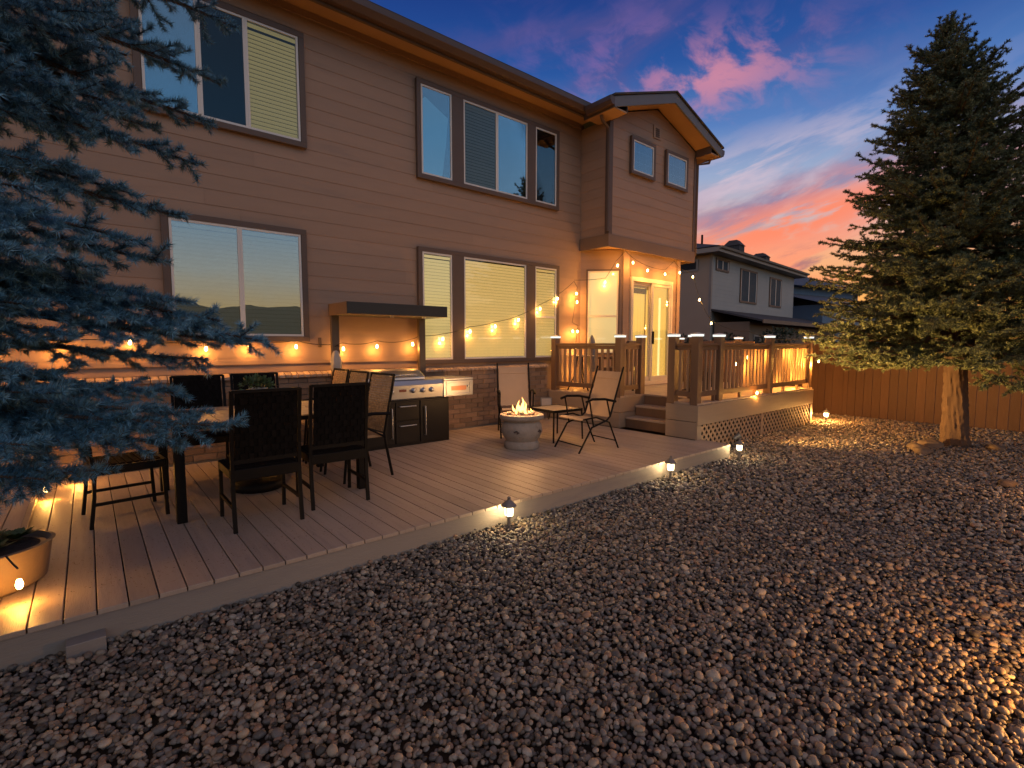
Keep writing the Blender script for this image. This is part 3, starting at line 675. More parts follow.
# ------------------------------------------------------------------ string lights
def bulb_proto():
    b=MB(); b.lathe([(.0,-.090),(.008,-.088),(.0135,-.079),(.0155,-.067),(.0135,-.054),(.009,-.04)],n=12)
    o=b.build('bulb',M['bulb'],None,smooth=True)
    s=MB(); s.lathe([(.011,-.042),(.013,-.038),(.013,-.005),(.005,.004)],n=10)
    k=s.build('socket',M['cable'],o,smooth=True,world=False)
    return o
BP=bulb_proto(); used=[0]; EG=1.05
def string(label, path, bulbs, energy=4.0, sag=.03, loc=None):
    """path: points of the cable; bulbs: (x,y,z) of the sockets' tops"""
    n0=len(bulbs)
    t=thing('string_lights',label,'string lights',path[0] if loc is None else loc,group='warm bulb string lights')
    c=MB(); P=[]
    for a,b in zip(path[:-1],path[1:]):
        a=Vector(a); b=Vector(b); L=(b-a).length
        for k in range(6):
            f=k/6; q=a.lerp(b,f); q.z-=sag*4*f*(1-f)*min(1,L); P.append(tuple(q))
    P.append(path[-1]); c.tube(P,.0045,5); c.build('cable',M['cable'],t)
    for p in bulbs:
        if used[0]==0: o=BP; ch=o.children[0]
        else:
            o=BP.copy(); COL.objects.link(o); ch=BP.children[0].copy(); COL.objects.link(ch); ch.parent=o
        used[0]+=1
        o.parent=t; o.location=Vector(p)-ORI[t.name]; o.rotation_euler=(random.uniform(-.12,.12),random.uniform(-.12,.12),0)
        l=bpy.data.lights.new('bulb_lamp','POINT'); l.energy=EG*energy*(2.0 if p[0]<.3 and p[1]>6.4 else 1)*random.uniform(.85,1.15); l.color=BULB; l.shadow_soft_size=.024
        lo=bpy.data.objects.new('bulb_lamp',l); COL.objects.link(lo); lo.parent=o; lo.location=(0,0,-.128)
    return t
yb=6.50
wallb=[(-.75,1.52),(-.2,1.55),(.34,1.58),(1.02,1.51),(1.46,1.55),(1.98,1.53),(2.57,1.50),(3.05,1.53),(3.59,1.56)]
string('string lights running level along the siding above the brick base',[(-2.2,yb,1.7)]+[(x,yb,z+.012) for x,z in wallb]+[(3.7,yb,1.62)],[(x,yb,z) for x,z in wallb],energy=1.4,sag=.06)
sw=[(4.11,1.64),(4.61,1.76),(5.11,1.85),(5.62,1.97),(6.11,2.18),(6.55,2.38)]
string('string lights swagging up across the lower triple window',[(3.7,yb,1.62)]+[(x,yb,z+.012) for x,z in sw]+[(6.97,yb,2.66)],[(x,yb,z) for x,z in sw],energy=1.0,sag=.03,loc=(3.7,yb,1.62))
hk=[(7.04,6.50,2.50),(7.02,6.46,2.34),(6.93,6.48,1.80),(7.08,6.50,1.80),(7.02,6.49,1.45),(6.98,6.46,1.08)]
string('string lights bunched on a wall hook and dangling beside the angled bay',[(6.97,yb,2.66),(7.06,6.5,2.56),(7.0,6.47,2.36),(6.92,6.49,1.9),(7.09,6.5,1.85),(7.02,6.49,1.5),(6.98,6.46,1.1)],hk,energy=1.9,loc=(6.97,yb,2.7))
sb=[(7.53,6.22,2.72),(7.44,5.86,2.98),(7.84,5.83,3.07),(8.31,5.83,2.97),(8.88,5.83,2.95),(9.42,5.83,3.03),(9.88,5.80,2.98)]
string('string lights hung under the overhang above the sliding door',[(6.97,yb,2.68),(7.53,6.22,2.735),(7.40,5.87,3.0),(7.62,5.84,3.2),(7.84,5.83,3.09),(8.31,5.83,2.99),(8.88,5.83,2.97),(9.2,5.83,3.18),(9.42,5.83,3.05),(9.88,5.80,3.0)],sb,energy=3.4,sag=.02)
fb=[(9.82,5.6,2.48),(9.69,5.26,1.98)]
string('string lights dropping from the overhang to the far deck railing',[(9.88,5.80,3.0),(9.84,5.62,2.49),(9.70,5.26,1.99),(9.9,4.6,1.75),(10.38,3.70,1.62)],fb,energy=5,sag=.1)
rb=[(7.73,3.76,1.25),(8.07,3.75,1.35),(8.52,3.75,1.43),(9.22,3.75,1.46),(9.45,3.75,1.43),(9.81,3.75,1.41),(10.03,3.75,1.40),(10.19,3.76,1.42),(9.54,3.76,1.04),(8.9,3.78,.94),(9.81,3.78,.92),(8.09,3.58,.79),(10.06,3.80,.85)]
string('string lights looped along the front railing of the raised deck',[(7.5,3.76,1.42)]+[(x,y,z+.012) for x,y,z in rb[:8]]+[(10.3,3.76,1.40),(10.1,3.8,.9),(9.81,3.78,.94),(9.54,3.76,1.05),(8.9,3.78,.95),(8.4,3.70,.80),(8.09,3.58,.80)],rb,energy=7.0,sag=.05)
string('single string light bulb hanging outside the raised deck corner',[(10.4,3.62,1.45),(10.52,3.55,1.22)],[(10.53,3.54,1.24)],energy=40.0)
string('two string light bulbs lying loose at the left deck edge',[(-.6,6.2,.4),(-.33,5.67,.36),(-.2,6.0,.30),(-.14,6.17,.36),(.1,6.4,.4)],[(-.33,5.67,.35),(-.14,6.17,.36)],energy=1.3,sag=.05)
string('string light bulb hanging on the front of the big planter',[(-.37,3.56,.425),(-.325,3.50,.365)],[(-.32,3.475,.36)],energy=.12)
lamp('under_deck_lamp',(8.0,5.0,1.25),0.01,BULB)

# ------------------------------------------------------------------ path lights
def path_light():
    t=thing('path_light','','path light',(0,0,0),group='small lantern path lights in the gravel')
    b=MB(); b.lathe([(.014,-.05),(.014,.10),(.03,.105),(.034,.115)],n=12); b.build('stake',M['pewter'],t,smooth=True)
    g=MB(); g.lathe([(.030,.117),(.034,.13),(.034,.185),(.030,.192)],n=16); g.build('lens',M['pathglow'],t,smooth=True)
    c=MB(); c.lathe([(.062,.193),(.064,.199),(.03,.235),(.014,.243),(.012,.255),(.016,.262),(.0,.275)],n=20); c.build('cap',M['pewter'],t,smooth=True)
    k=MB()
    for i in range(4):
        a=i*math.pi/2+.4; k.bar((.04*math.cos(a),.04*math.sin(a),.11),(.04*math.cos(a),.04*math.sin(a),.196),.006,.006)
    k.build('cage',M['pewter'],t)
    l=bpy.data.lights.new('path_lamp','POINT'); l.energy=5; l.color=(1,.74,.36); l.shadow_soft_size=.03
    o=bpy.data.objects.new('path_lamp',l); COL.objects.link(o); o.parent=t; o.location=(0,0,.155)
    return t
pl=path_light(); pl.location=(2.55,3.07,0); pl['label']='nearest lantern path light, at the middle of the deck front'
for (x,y),lb in (((4.86,3.06),'lantern path light near the right part of the deck front'),((6.46,3.06),'lantern path light just past the right deck corner'),((10.75,3.45),'furthest path light, at the outer corner of the raised deck'),((2.95,-.25),'path light lighting the gravel at the lower right'),((6.75,-.45),'path light lighting the gravel in front of the spruce trunk')):
    q=dup(pl,(x,y,0),random.uniform(0,1),lb)
    if y<0 or x>9:
        for ch in q.children:
            if ch.type=='LIGHT': ch.data=ch.data.copy(); ch.data.energy=70 if x<9 else 60; ch.data.color=(1,.44,.10)

ft=thing('added_flood_light','small black ground flood light beside the lattice aimed at the spruce','flood light',(7.30,3.50,0))  # added fixture with no known counterpart, there to light the spruce
b=MB(); b.M=Matrix.Translation((7.30,3.50,.13))@Matrix.Rotation(R(51),4,'Z')@Matrix.Rotation(R(58),4,'X'); b.lathe([(.0,-.06),(.03,-.055),(.045,.03),(.05,.045),(.044,.045),(.040,.03),(.0,.025)],n=16); b.build('housing',M['pewter'],ft,smooth=True)
b=MB(); b.M=Matrix.Translation((7.30,3.50,.13))@Matrix.Rotation(R(51),4,'Z')@Matrix.Rotation(R(58),4,'X'); b.lathe([(.041,.036),(.0,.037)],n=16); b.build('lens',M['pathglow'],ft)
b=MB(); b.tube([(7.30,3.50,.11),(7.30,3.50,-.04)],.012,8); b.build('stake',M['black'],ft)
sl=bpy.data.lights.new('flood_lamp','SPOT'); sl.energy=ADDED_FLOOD; sl.color=(1,.53,.15); sl.spot_size=R(80); sl.spot_blend=.9; sl.shadow_soft_size=.05  # added spot that brightens the spruce crown and trunk
slo=bpy.data.objects.new('flood_lamp',sl); COL.objects.link(slo); slo.parent=ft; slo.location=(.02,-.04,.20)
slo.rotation_euler=(Vector((9.7,1.8,1.45))-Vector((7.32,3.46,.20))).to_track_quat('-Z','Y').to_euler()
# ------------------------------------------------------------------ dining set
def dining_chair():
    t=thing('dining_chair','','chair',(0,0,0),group='black woven dining chairs')
    w=.225
    s=MB(); s.box(-w+.015,w-.015,-.19,.21,.415,.44)
    for i in range(9): s.box(-w+.02,w-.02,-.185+i*.044,-.15+i*.044,.44,.448)
    s.build('seat',M['weave'],t,bevel=.004)
    f=MB()
    for sx in (-1,1): f.bar((sx*w,-.2,.41),(sx*w,.22,.41),.03,.06)
    f.bar((-w,-.2,.40),(w,-.2,.40),.03,.08); f.bar((-w,.22,.41),(w,.22,.41),.03,.06); f.build('seat_frame',M['black'],t,bevel=.004)
    # back: rear side is y=-.2, leaning backwards
    bk=MB(); n=10
    for i in range(n):
        z0=.50+i*.05; y0=-.205-.07*((z0-.44)/.55)**1.3; y1=-.205-.07*((z0+.05-.44)/.55)**1.3
        for k in range(14):
            u=-w+.022+k*.0295
            bk.bar((u+.0145,y0-(.004 if (i+k)%2 else -.003),z0-.001),(u+.0145,y1-(.004 if (i+k)%2 else -.003),z0+.051),.0297,.006,up=(0,1,0))
    bk.build('backrest',M['weave'],t)
    for sx in (-1,1):
        l=MB(); pts=[(sx*w,-.235,.0),(sx*w,-.21,.22),(sx*w,-.20,.42)]
        l.bar(pts[0],pts[1],.023,.026); l.bar(pts[1],pts[2],.023,.026); 
        for a,b in zip([.42,.6,.8],[.6,.8,1.0]):
            ya=-.205-.07*max(0,(a-.44)/.55)**1.3; yb_=-.205-.07*((b-.44)/.55)**1.3
            l.bar((sx*w,ya,a),(sx*w,yb_,b),.020,.024)
        l.build('rear_leg',M['black'],t)
        l=MB(); l.bar((sx*w,.225,0),(sx*w,.21,.42),.024,.024); l.build('front_leg',M['black'],t)
        r=MB(); r.bar((sx*w,-.215,.17),(sx*w,.22,.17),.018,.022); build_each(r,'stretcher',M['black'],t)
    r=MB(); r.bar((-w,-.277,.995),(w,-.277,.995),.026,.022); r.bar((-w,-.207,.495),(w,-.207,.495),.02,.03); build_each(r,'back_rail',M['black'],t)
    return t
M['weave']=mat('dark_weave',(.008,.0065,.006),.75,spec=.08,var=.3,scale=30,island=.3,bump=.5,bscale=130)
dc=dining_chair(); G=DZ
dc.location=(.955,4.10,G); dc['label']='black woven dining chair with its back to the camera, left of the two'
dup(dc,(1.55,4.24,G),R(-3),'black woven dining chair with its back to the camera, beside the right table leg')
dup(dc,(.17,4.86,G),R(-84),'dining chair at the left end of the table seen from its side')
dup(dc,(.84,5.66,G),R(180),'far side dining chair with a plain dark back by the spruce branch tip')
dup(dc,(1.37,5.72,G),R(178),'far side dining chair behind the small potted plant')
def arm_chair():
    t=thing('folding_armchair','','chair',(0,0,0),group='wicker folding armchairs')
    w=.24
    s=MB(); s.box(-w+.02,w-.02,-.2,.2,.40,.43); s.build('seat',M['wicker'],t,bevel=.006)
    b=MB(); 
    b.M=Matrix.Translation((0,-.19,.43))@Matrix.Rotation(R(12),4,'X'); 
    for i in range(22):
        for k in range(12): b.box(-w+.02+k*.0365,-w+.054+k*.0365,-.012+(.004 if (i+k)%2 else 0),.008+(.004 if (i+k)%2 else 0),.02+i*.0255,.043+i*.0255)
    b.build('backrest',M['wicker'],t)
    for sx in (-1,1):
        l=MB(); l.tube([(sx*w,-.27,0),(sx*w,-.22,.25),(sx*w,-.19,.43),(sx*w,-.31,1.01)],.014,6); l.build('leg',M['black'],t,smooth=True)
        l=MB(); l.tube([(sx*w*.97,.23,0),(sx*w*.97,.20,.3),(sx*w*.97,.17,.61)],.013,6); l.build('leg',M['black'],t,smooth=True)
        a=MB(); a.tube([(sx*(w+.01),-.25,.63),(sx*(w+.02),-.05,.645),(sx*(w+.02),.16,.62),(sx*(w+.02),.21,.595)],.017,6); a.build('armrest',M['black'],t,smooth=True)
        d=MB(); d.tube([(sx*w,-.2,.40),(sx*w,.02,.52),(sx*w,.14,.62)],.01,6); d.build('brace',M['black'],t,smooth=True)
    r=MB(); r.tube([(-w,-.31,1.01),(w,-.31,1.01)],.013,6); r.build('top_rail',M['black'],t)
    return t
M['wicker']=mat('tan_wicker',(.36,.23,.125),.6,var=.25,scale=18,island=.2,bump=.4,bscale=120)
ac=arm_chair(); ac.location=(2.02,4.84,G); ac.rotation_euler=(0,0,R(92)); ac['label']='wicker folding armchair in front of the grill drawers'
dup(ac,(2.02,5.44,G),R(90),'wicker folding armchair half hidden between the black chair and the grill')
dup(ac,(2.04,6.02,G),R(88),'wicker folding armchair behind the table below the hanging towel')
def table():
    t=thing('dining_table','long dining table with tile top and thick black legs','table',(1.15,4.9,G))
    a=MB(); x0,x1,y0,y1=.44,1.90,4.33,5.48
    for i in range(5):
        for j in range(4):
            xa=x0+.05+(x1-x0-.1)*i/5; xb=x0+.05+(x1-x0-.1)*(i+1)/5; ya=y0+.05+(y1-y0-.1)*j/4; yb=y0+.05+(y1-y0-.1)*(j+1)/4
            a.box(xa+.002,xb-.002,ya+.002,yb-.002,.885,.905)
    a.build('tile_top',M['table'],t,bevel=.002)
    f=MB(); f.box(x0,x1,y0,y0+.05,.865,.902); f.box(x0,x1,y1-.05,y1,.865,.902); f.box(x0,x0+.05,y0+.05,y1-.05,.865,.902); f.box(x1-.05,x1,y0+.05,y1-.05,.865,.902); f.box(x0+.05,x1-.05,y0+.05,y1-.05,.865,.884); f.build('top_frame',M['black'],t,bevel=.003)
    for x in (x0+.035,x1-.035):
        for y in (y0+.035,y1-.035):
            l=MB(); l.bar((x,y,G),(x,y,.865),.066,.066); l.build('leg',M['black'],t,bevel=.004)
    return t
table()
ub=thing('umbrella_base','round black umbrella base under the dining table','umbrella base',(1.15,5.0,G))
b=MB(); b.lathe([(.0,0),(.21,0),(.225,.015),(.225,.06),(.20,.085),(.10,.10),(.045,.115),(.0,.116)],(1.15,5.0,G),28); b.build('base',M['black'],ub,smooth=True)
b=MB(); b.lathe([(.03,.10),(.026,.30),(.03,.31),(.0,.315)],(1.15,5.0,G),12); b.build('stem',M['black'],ub,smooth=True)
def leaf_cluster(b,c,rad,n,size,flat=.6,up=.5):
    for _ in range(n):
        d=Vector((random.gauss(0,1),random.gauss(0,1),random.gauss(up,.7))).normalized()
        p=Vector(c)+Vector((d.x*rad,d.y*rad,d.z*rad*flat))*random.random()**.5
        a=(d+Vector((random.gauss(0,.5),random.gauss(0,.5),random.gauss(.2,.4)))).normalized(); s=a.cross(Vector((random.gauss(0,1),random.gauss(0,1),random.gauss(0,1)))).normalized()
        L=size*random.uniform(.7,1.3); w=L*.28
        b.add([tuple(p),tuple(p+a*L*.5+s*w),tuple(p+a*L),tuple(p+a*L*.5-s*w)],[(0,1,2,3)])
pp=thing('potted_plant','small green plant in a white pot on the dining table','potted plant',(1.15,4.88,.905))
b=MB(); b.lathe([(.0,0),(.055,0),(.075,.20),(.08,.205),(.068,.205),(.06,.185),(.0,.185)],(1.15,4.88,.905),20); b.build('pot',M['white_pot'],pp,smooth=True)
b=MB(); leaf_cluster(b,(1.15,4.88,1.13),.14,460,.035); b.build('leaves',M['leaf'],pp)

# ------------------------------------------------------------------ grill, canopy, towel
def grill():
    t=thing('grill_island','stainless gas grill on a black cabinet with drawers and a side burner','grill',(3.1,6.1,G))
    x0,x1,yf,yb_=2.42,3.77,5.83,6.38
    c=MB(); c.box(x0,x1,yf,yb_,G,.775); c.build('cabinet',M['cabinet'],t,bevel=.006)
    for xa,xb,za,zb in ((2.96,3.30,.52,.755),(2.96,3.30,.22,.505)):
        d=MB(); d.box(xa,xb,yf-.018,yf-.002,za,zb); o=d.build('drawer',M['cabinet'],t,bevel=.004)
        h=MB(); z=zb-.055; h.tube([(xa+.05,yf-.018,z),(xa+.05,yf-.045,z),(xb-.06,yf-.045,z),(xb-.06,yf-.018,z)],.008,8); h.build('handle',M['steel'],o,smooth=True)
    for xa,xb,hx in ((3.315,3.74,3.38),(2.45,2.945,2.90)):
        d=MB(); d.box(xa,xb,yf-.018,yf-.002,.22,.755); o=d.build('door',M['cabinet'],t,bevel=.004)
        h=MB(); h.tube([(hx,yf-.018,.30),(hx,yf-.045,.30),(hx,yf-.045,.68),(hx,yf-.018,.68)],.008,8); h.build('handle',M['steel'],o,smooth=True)
    p=MB(); p.prism_x([(yf-.03,.80),(yf-.05,.97),(yf-.02,1.03),(yb_,1.03),(yb_,.78),(yf-.01,.78)],x0+.08,3.655); p.build('control_panel',M['steel'],t,bevel=.005)
    h=MB(); h.prism_x([(yf+.03,1.032),(yf+.035,1.07),(yf+.18,1.15),(yf+.36,1.165),(yf+.46,1.12),(yf+.47,1.032)],x0+.12,3.42); hood=h.build('hood',M['steel'],t,bevel=.008)
    g=MB(); g.tube([(x0+.25,yf+.05,1.085),(x0+.25,yf+.0,1.10),(3.28,yf+.0,1.10),(3.28,yf+.05,1.085)],.012,8); g.build('hood_handle',M['steel'],hood,smooth=True)
    for x in (2.55,2.72,2.90,3.20,3.34,3.47):
        k=MB(); k.M=Matrix.Translation((x,yf-.04,.90))@Matrix.Rotation(R(96),4,'X'); k.lathe([(.034,0),(.034,.006),(.026,.012),(.024,.034),(.018,.04),(.0,.04)],n=16); k.build('knob',M['steel'],t,smooth=True)
    d=MB(); d.M=Matrix.Translation((3.05,yf-.043,.905))@Matrix.Rotation(R(6.5),4,'X'); d.box(-.05,.05,-.004,.002,-.016,.016); d.build('display',M['display'],t)
    s=MB(); s.box(3.662,4.15,yf-.04,yb_-.05,.785,1.0); s.box(3.662,4.15,yf-.045,yb_-.05,1.003,1.032); sb_=s.build('side_burner',M['steel'],t,bevel=.006)
    s=MB(); s.box(3.70,4.11,yf-.05,yf-.041,.97,1.0); s.box(3.70,4.11,yf-.05,yf-.041,.80,.825); s.box(3.70,3.725,yf-.05,yf-.041,.825,.97); s.box(4.085,4.11,yf-.05,yf-.041,.825,.97); s.build('burner_rim',M['steel'],sb_,bevel=.003)
    s=MB(); s.box(3.79,4.03,yf-.047,yf-.0405,.865,.925); s.build('burner_plate',M['copper'],sb_)
    k=MB(); k.M=Matrix.Translation((4.06,yf-.042,.915))@Matrix.Rotation(R(90),4,'X'); k.lathe([(.016,0),(.014,.02),(.0,.021)],n=12); k.build('burner_knob',M['steel'],sb_)
M['copper']=mat('copper_plate',(.42,.2,.12),.35,metal=.6,var=.1)
grill()
cn=thing('grill_canopy','black metal canopy on two posts over the grill','canopy',(3.0,6.4,G))
b=MB(); b.box(2.38,3.78,5.86,5.875,1.86,2.005); b.box(3.765,3.78,5.875,6.46,1.86,2.005); b.box(2.38,3.78,6.46,6.475,1.86,2.005); b.box(2.395,3.765,5.875,6.46,1.975,1.985); b.box(2.395,3.765,5.875,6.46,1.862,1.872); b.build('canopy_roof',M['canopy'],cn,bevel=.003)
b=MB(); b.box(2.38,2.394,5.876,6.459,1.86,2.005); b.build('end_panel',M['endpanel'] if 'endpanel' in M else mat('canopy_end_lit',(.17,.10,.055),.55),cn)  # left face of the canopy, orange bulb light put into its colour
for x in (2.44,3.70):
    b=MB(); b.box(x-.05,x+.05,6.40,6.455,G,1.86); b.build('post',M['canopy2'] if 'canopy2' in M else mat('canopy_post',(.075,.05,.035),.5),cn,bevel=.004)
for x in (3.05,3.52):
    b=MB(); b.lathe([(.0,-.022),(.022,-.02),(.028,0)],(x,6.05,1.862),12); b.build('downlight',M['steel'],cn,smooth=True)
tw=thing('hanging_towel','white and dark cloth hanging on the canopy post','towel',(2.43,6.35,1.45))
b=MB(); n=16
b.lathe([(.0,.0),(.025,-.01),(.045,-.05),(.065,-.14),(.06,-.24),(.04,-.28),(.0,-.28)],(2.40,6.30,1.42),n,wob=lambda t,i:.14*math.sin(5*t+i*.4)); b.build('cloth',M['cloth'],tw,smooth=True)
b=MB(); b.lathe([(.035,-.27),(.04,-.32),(.028,-.38),(.0,-.39)],(2.40,6.30,1.42),n,wob=lambda t,i:.16*math.sin(4*t+i)); b.build('lower_cloth',M['darkcloth'],tw,smooth=True)
b=MB(); b.tube([(2.43,6.40,1.47),(2.43,6.30,1.49),(2.43,6.30,1.46)],.006,6); b.build('hook',M['black'],tw)

# ------------------------------------------------------------------ fire pit corner
fp=thing('fire_pit','round cast stone fire bowl with small flames on the deck','fire pit',(4.20,4.80,G))
c=(4.20,4.80,G)
b=MB(); b.lathe([(.0,0),(.215,0),(.225,.02),(.222,.075),(.20,.10),(.235,.15),(.262,.22),(.255,.30),(.225,.345),(.235,.36),(.275,.375),(.285,.40),(.275,.43),(.235,.44),(.20,.425),(.19,.40),(.0,.39)],c,40); b.build('bowl',M['stone'],fp,smooth=True)
b=MB()
for a in np.linspace(0,2*math.pi,6)[:-1]:
    a=a+3.75
    for k,(da,dz,s) in enumerate(((-.09,0,.018),(.0,.010,.021),(.09,-.004,.018),(.04,-.016,.014))):
        b.blob((c[0]+.262*math.cos(a+da),c[1]+.262*math.sin(a+da),c[2]+.235+dz),s,1,.1,(1,1,.55))
b.build('carved_leaf_motif',M['darkcloth'],fp)
b=MB()
for i in range(38):
    a=random.uniform(0,6.28); r=.19*random.random()**.5; b.blob((c[0]+r*math.cos(a),c[1]+r*math.sin(a),c[2]+.415+.05*(1-r/.19)+random.uniform(-.01,.015)),random.uniform(.03,.05),2,.25,(1,.85,.7))
b.build('lava_rocks',M['lava'],fp,smooth=True)
for (dx,dy,h,r) in ((.01,0,.21,.036),(-.03,.02,.14,.030),(.035,-.02,.15,.024),(-.11,.03,.12,.022),(-.085,-.01,.07,.02),(-.04,-.13,.08,.024),(.0,-.14,.055,.020),(.09,.05,.09,.022),(.13,-.04,.06,.018),(-.005,.06,.17,.022)):
    b=MB(); pr=[(.0,0),(r*.8,h*.1),(r,h*.22),(r*.75,h*.45),(r*.4,h*.7),(.0,h)]
    ph=random.uniform(0,6); n=12; vs=[]; fs=[]
    for i,(rr,zz) in enumerate(pr):
        for k in range(n):
            t=2*math.pi*k/n; vs.append((c[0]+dx+rr*math.cos(t)+.02*math.sin(zz*30+ph),c[1]+dy+rr*math.sin(t)*.7,c[2]+.44+zz))
    fs=[(i*n+k,i*n+(k+1)%n,(i+1)*n+(k+1)%n,(i+1)*n+k) for i in range(len(pr)-1) for k in range(n)]
    b.add(vs,fs); b.build('flame',M['flame'],fp,smooth=True)
lamp('fire_lamp',(4.2,4.8,DZ+.66),25,(1,.5,.18),.07,fp)
def sling_chair():
    t=thing('sling_chair','','chair',(0,0,0),group='folding sling patio chairs')
    w=.24
    s=MB(); vs=[];N=14
    prof=[(.24,.40),(.20,.415),(.0,.385),(-.18,.37)]
    for k,(y,z) in enumerate(prof): vs+=[(-w+.02,y,z),(w-.02,y,z),(w-.02,y,z-.008),(-w+.02,y,z-.008)]
    fs=[]
    for k in range(len(prof)-1):
        o=4*k; fs+=[(o,o+1,o+5,o+4),(o+3,o+7,o+6,o+2),(o,o+4,o+7,o+3),(o+1,o+2,o+6,o+5)]
    fs+=[(0,3,2,1),(o+4,o+5,o+6,o+7)]
    s.add(vs,fs); s.build('seat',M['sling'],t)
    b=MB(); b.M=Matrix.Translation((0,-.20,.40))@Matrix.Rotation(R(20),4,'X'); b.box(-w+.02,w-.02,-.006,.006,.0,.50); b.box(-w+.02,w-.02,-.012,.012,.50,.60); b.build('backrest',M['sling'],t,bevel=.003)
    for sx in (-1,1):
        l=MB(); l.tube([(sx*w,.30,0),(sx*w,.10,.30),(sx*w,-.14,.37),(sx*w,-.20,.42),(sx*w,-.40,.99),(sx*w,-.415,1.03)],.012,7); l.build('side_frame',M['black'],t,smooth=True)
        l=MB(); l.tube([(sx*w*.94,-.36,0),(sx*w*.94,-.20,.34),(sx*w*.94,.02,.42),(sx*w*.94,.22,.405)],.011,7); l.build('leg',M['black'],t,smooth=True)
        a=MB(); a.tube([(sx*w,-.29,.60),(sx*(w+.01),-.1,.64),(sx*(w+.01),.10,.65),(sx*(w+.01),.20,.62)],.016,7); a.build('armrest',M['black'],t,smooth=True)
        a=MB(); a.tube([(sx*w,.14,.64),(sx*w,.07,.30)],.010,6); a.tube([(sx*w,-.14,.635),(sx*w,-.2,.42)],.010,6); a.build('arm_support',M['black'],t,smooth=True)
    r=MB(); r.tube([(-w,.25,.08),(w,.25,.08)],.008,6); r.tube([(-w,-.31,.10),(w,-.31,.10)],.008,6); build_each(r,'stretcher',M['black'],t)
    return t
sc_=sling_chair(); sc_.location=(4.80,4.26,G); sc_.rotation_euler=(0,0,R(82)); sc_['label']='tan sling patio chair to the right of the fire pit'
dup(sc_,(4.74,5.55,G),R(146),'tan sling patio chair against the brick base behind the fire pit')
st=thing('side_table','small square patio table between the sling chairs','table',(4.98,4.97,G))
b=MB(); b.M=Matrix.Translation((4.98,4.97,0))@Matrix.Rotation(R(-4),4,'Z'); b.box(-.25,.25,-.25,.25,.595,.61); b.build('table_top',M['sidetop'],st,bevel=.003)
b=MB(); b.M=Matrix.Translation((4.98,4.97,0))@Matrix.Rotation(R(-4),4,'Z')
for p,q in (((-.26,-.26),(.26,-.26)),((.26,-.26),(.26,.26)),((.26,.26),(-.26,.26)),((-.26,.26),(-.26,-.26))): b.bar((p[0],p[1],.597),(q[0],q[1],.597),.022,.034)
b.build('rim',M['black'],st)
for sx in (-1,1):
    for sy in (-1,1):
        b=MB(); b.M=Matrix.Translation((4.98,4.97,0))@Matrix.Rotation(R(-4),4,'Z'); b.tube([(sx*.255,sy*.255,.59),(sx*.265,sy*.265,G)],.012,7); b.build('leg',M['black'],st,smooth=True)
fl=thing('flood_lamp','small grey tilted lamp box at the foot of the brick base','lamp',(6.1,6.3,G))
b=MB(); b.M=Matrix.Translation((6.08,6.30,.44))@Matrix.Rotation(R(-35),4,'Z')@Matrix.Rotation(R(-18),4,'X'); b.box(-.10,.10,-.02,.02,-.13,.13); b.build('housing',M['grey'],fl,bevel=.008)
b=MB(); b.M=Matrix.Translation((6.08,6.30,.44))@Matrix.Rotation(R(-35),4,'Z')@Matrix.Rotation(R(-18),4,'X'); b.box(-.08,.08,-.026,-.021,-.11,.11); b.build('lens',M['cloth'],fl,bevel=.003)
b=MB(); b.tube([(6.02,6.34,.32),(6.02,6.36,G)],.01,6); b.tube([(6.14,6.26,.32),(6.14,6.30,G)],.01,6); build_each(b,'stand',M['black'],fl)

# ------------------------------------------------------------------ planter
pt=thing('planter','large oval tan planter of succulents at the left deck corner','planter',(-.58,3.83,G))
b=MB(); b.lathe([(.0,0),(.30,0),(.345,.03),(.375,.215),(.39,.23),(.37,.235),(.35,.21),(.0,.205)],(-.58,3.83,G),40,1,.72); b.build('pot',M['planter'],pt,smooth=True)
b=MB(); b.lathe([(.352,.207),(.2,.222),(.0,.23)],(-.58,3.83,G),30,1,.72); b.build('soil',M['soil'],pt,smooth=True)
b=MB()
for i in range(22):
    cx,cy=-.57+random.uniform(-.2,.22),3.83+random.uniform(-.15,.15)
    for k in range(26):
        a=k*2.4; r=.012+.0022*k; d=Vector((math.cos(a),math.sin(a),.9-.03*k)).normalized(); p=Vector((cx,cy,G+.23)); s=Vector((-d.y,d.x,0)).normalized(); L=.05+.0026*k
        b.add([tuple(p),tuple(p+d*L*.6+s*.016),tuple(p+d*L),tuple(p+d*L*.6-s*.016)],[(0,1,2,3)])
b.build('succulents',M['leaf'],pt)

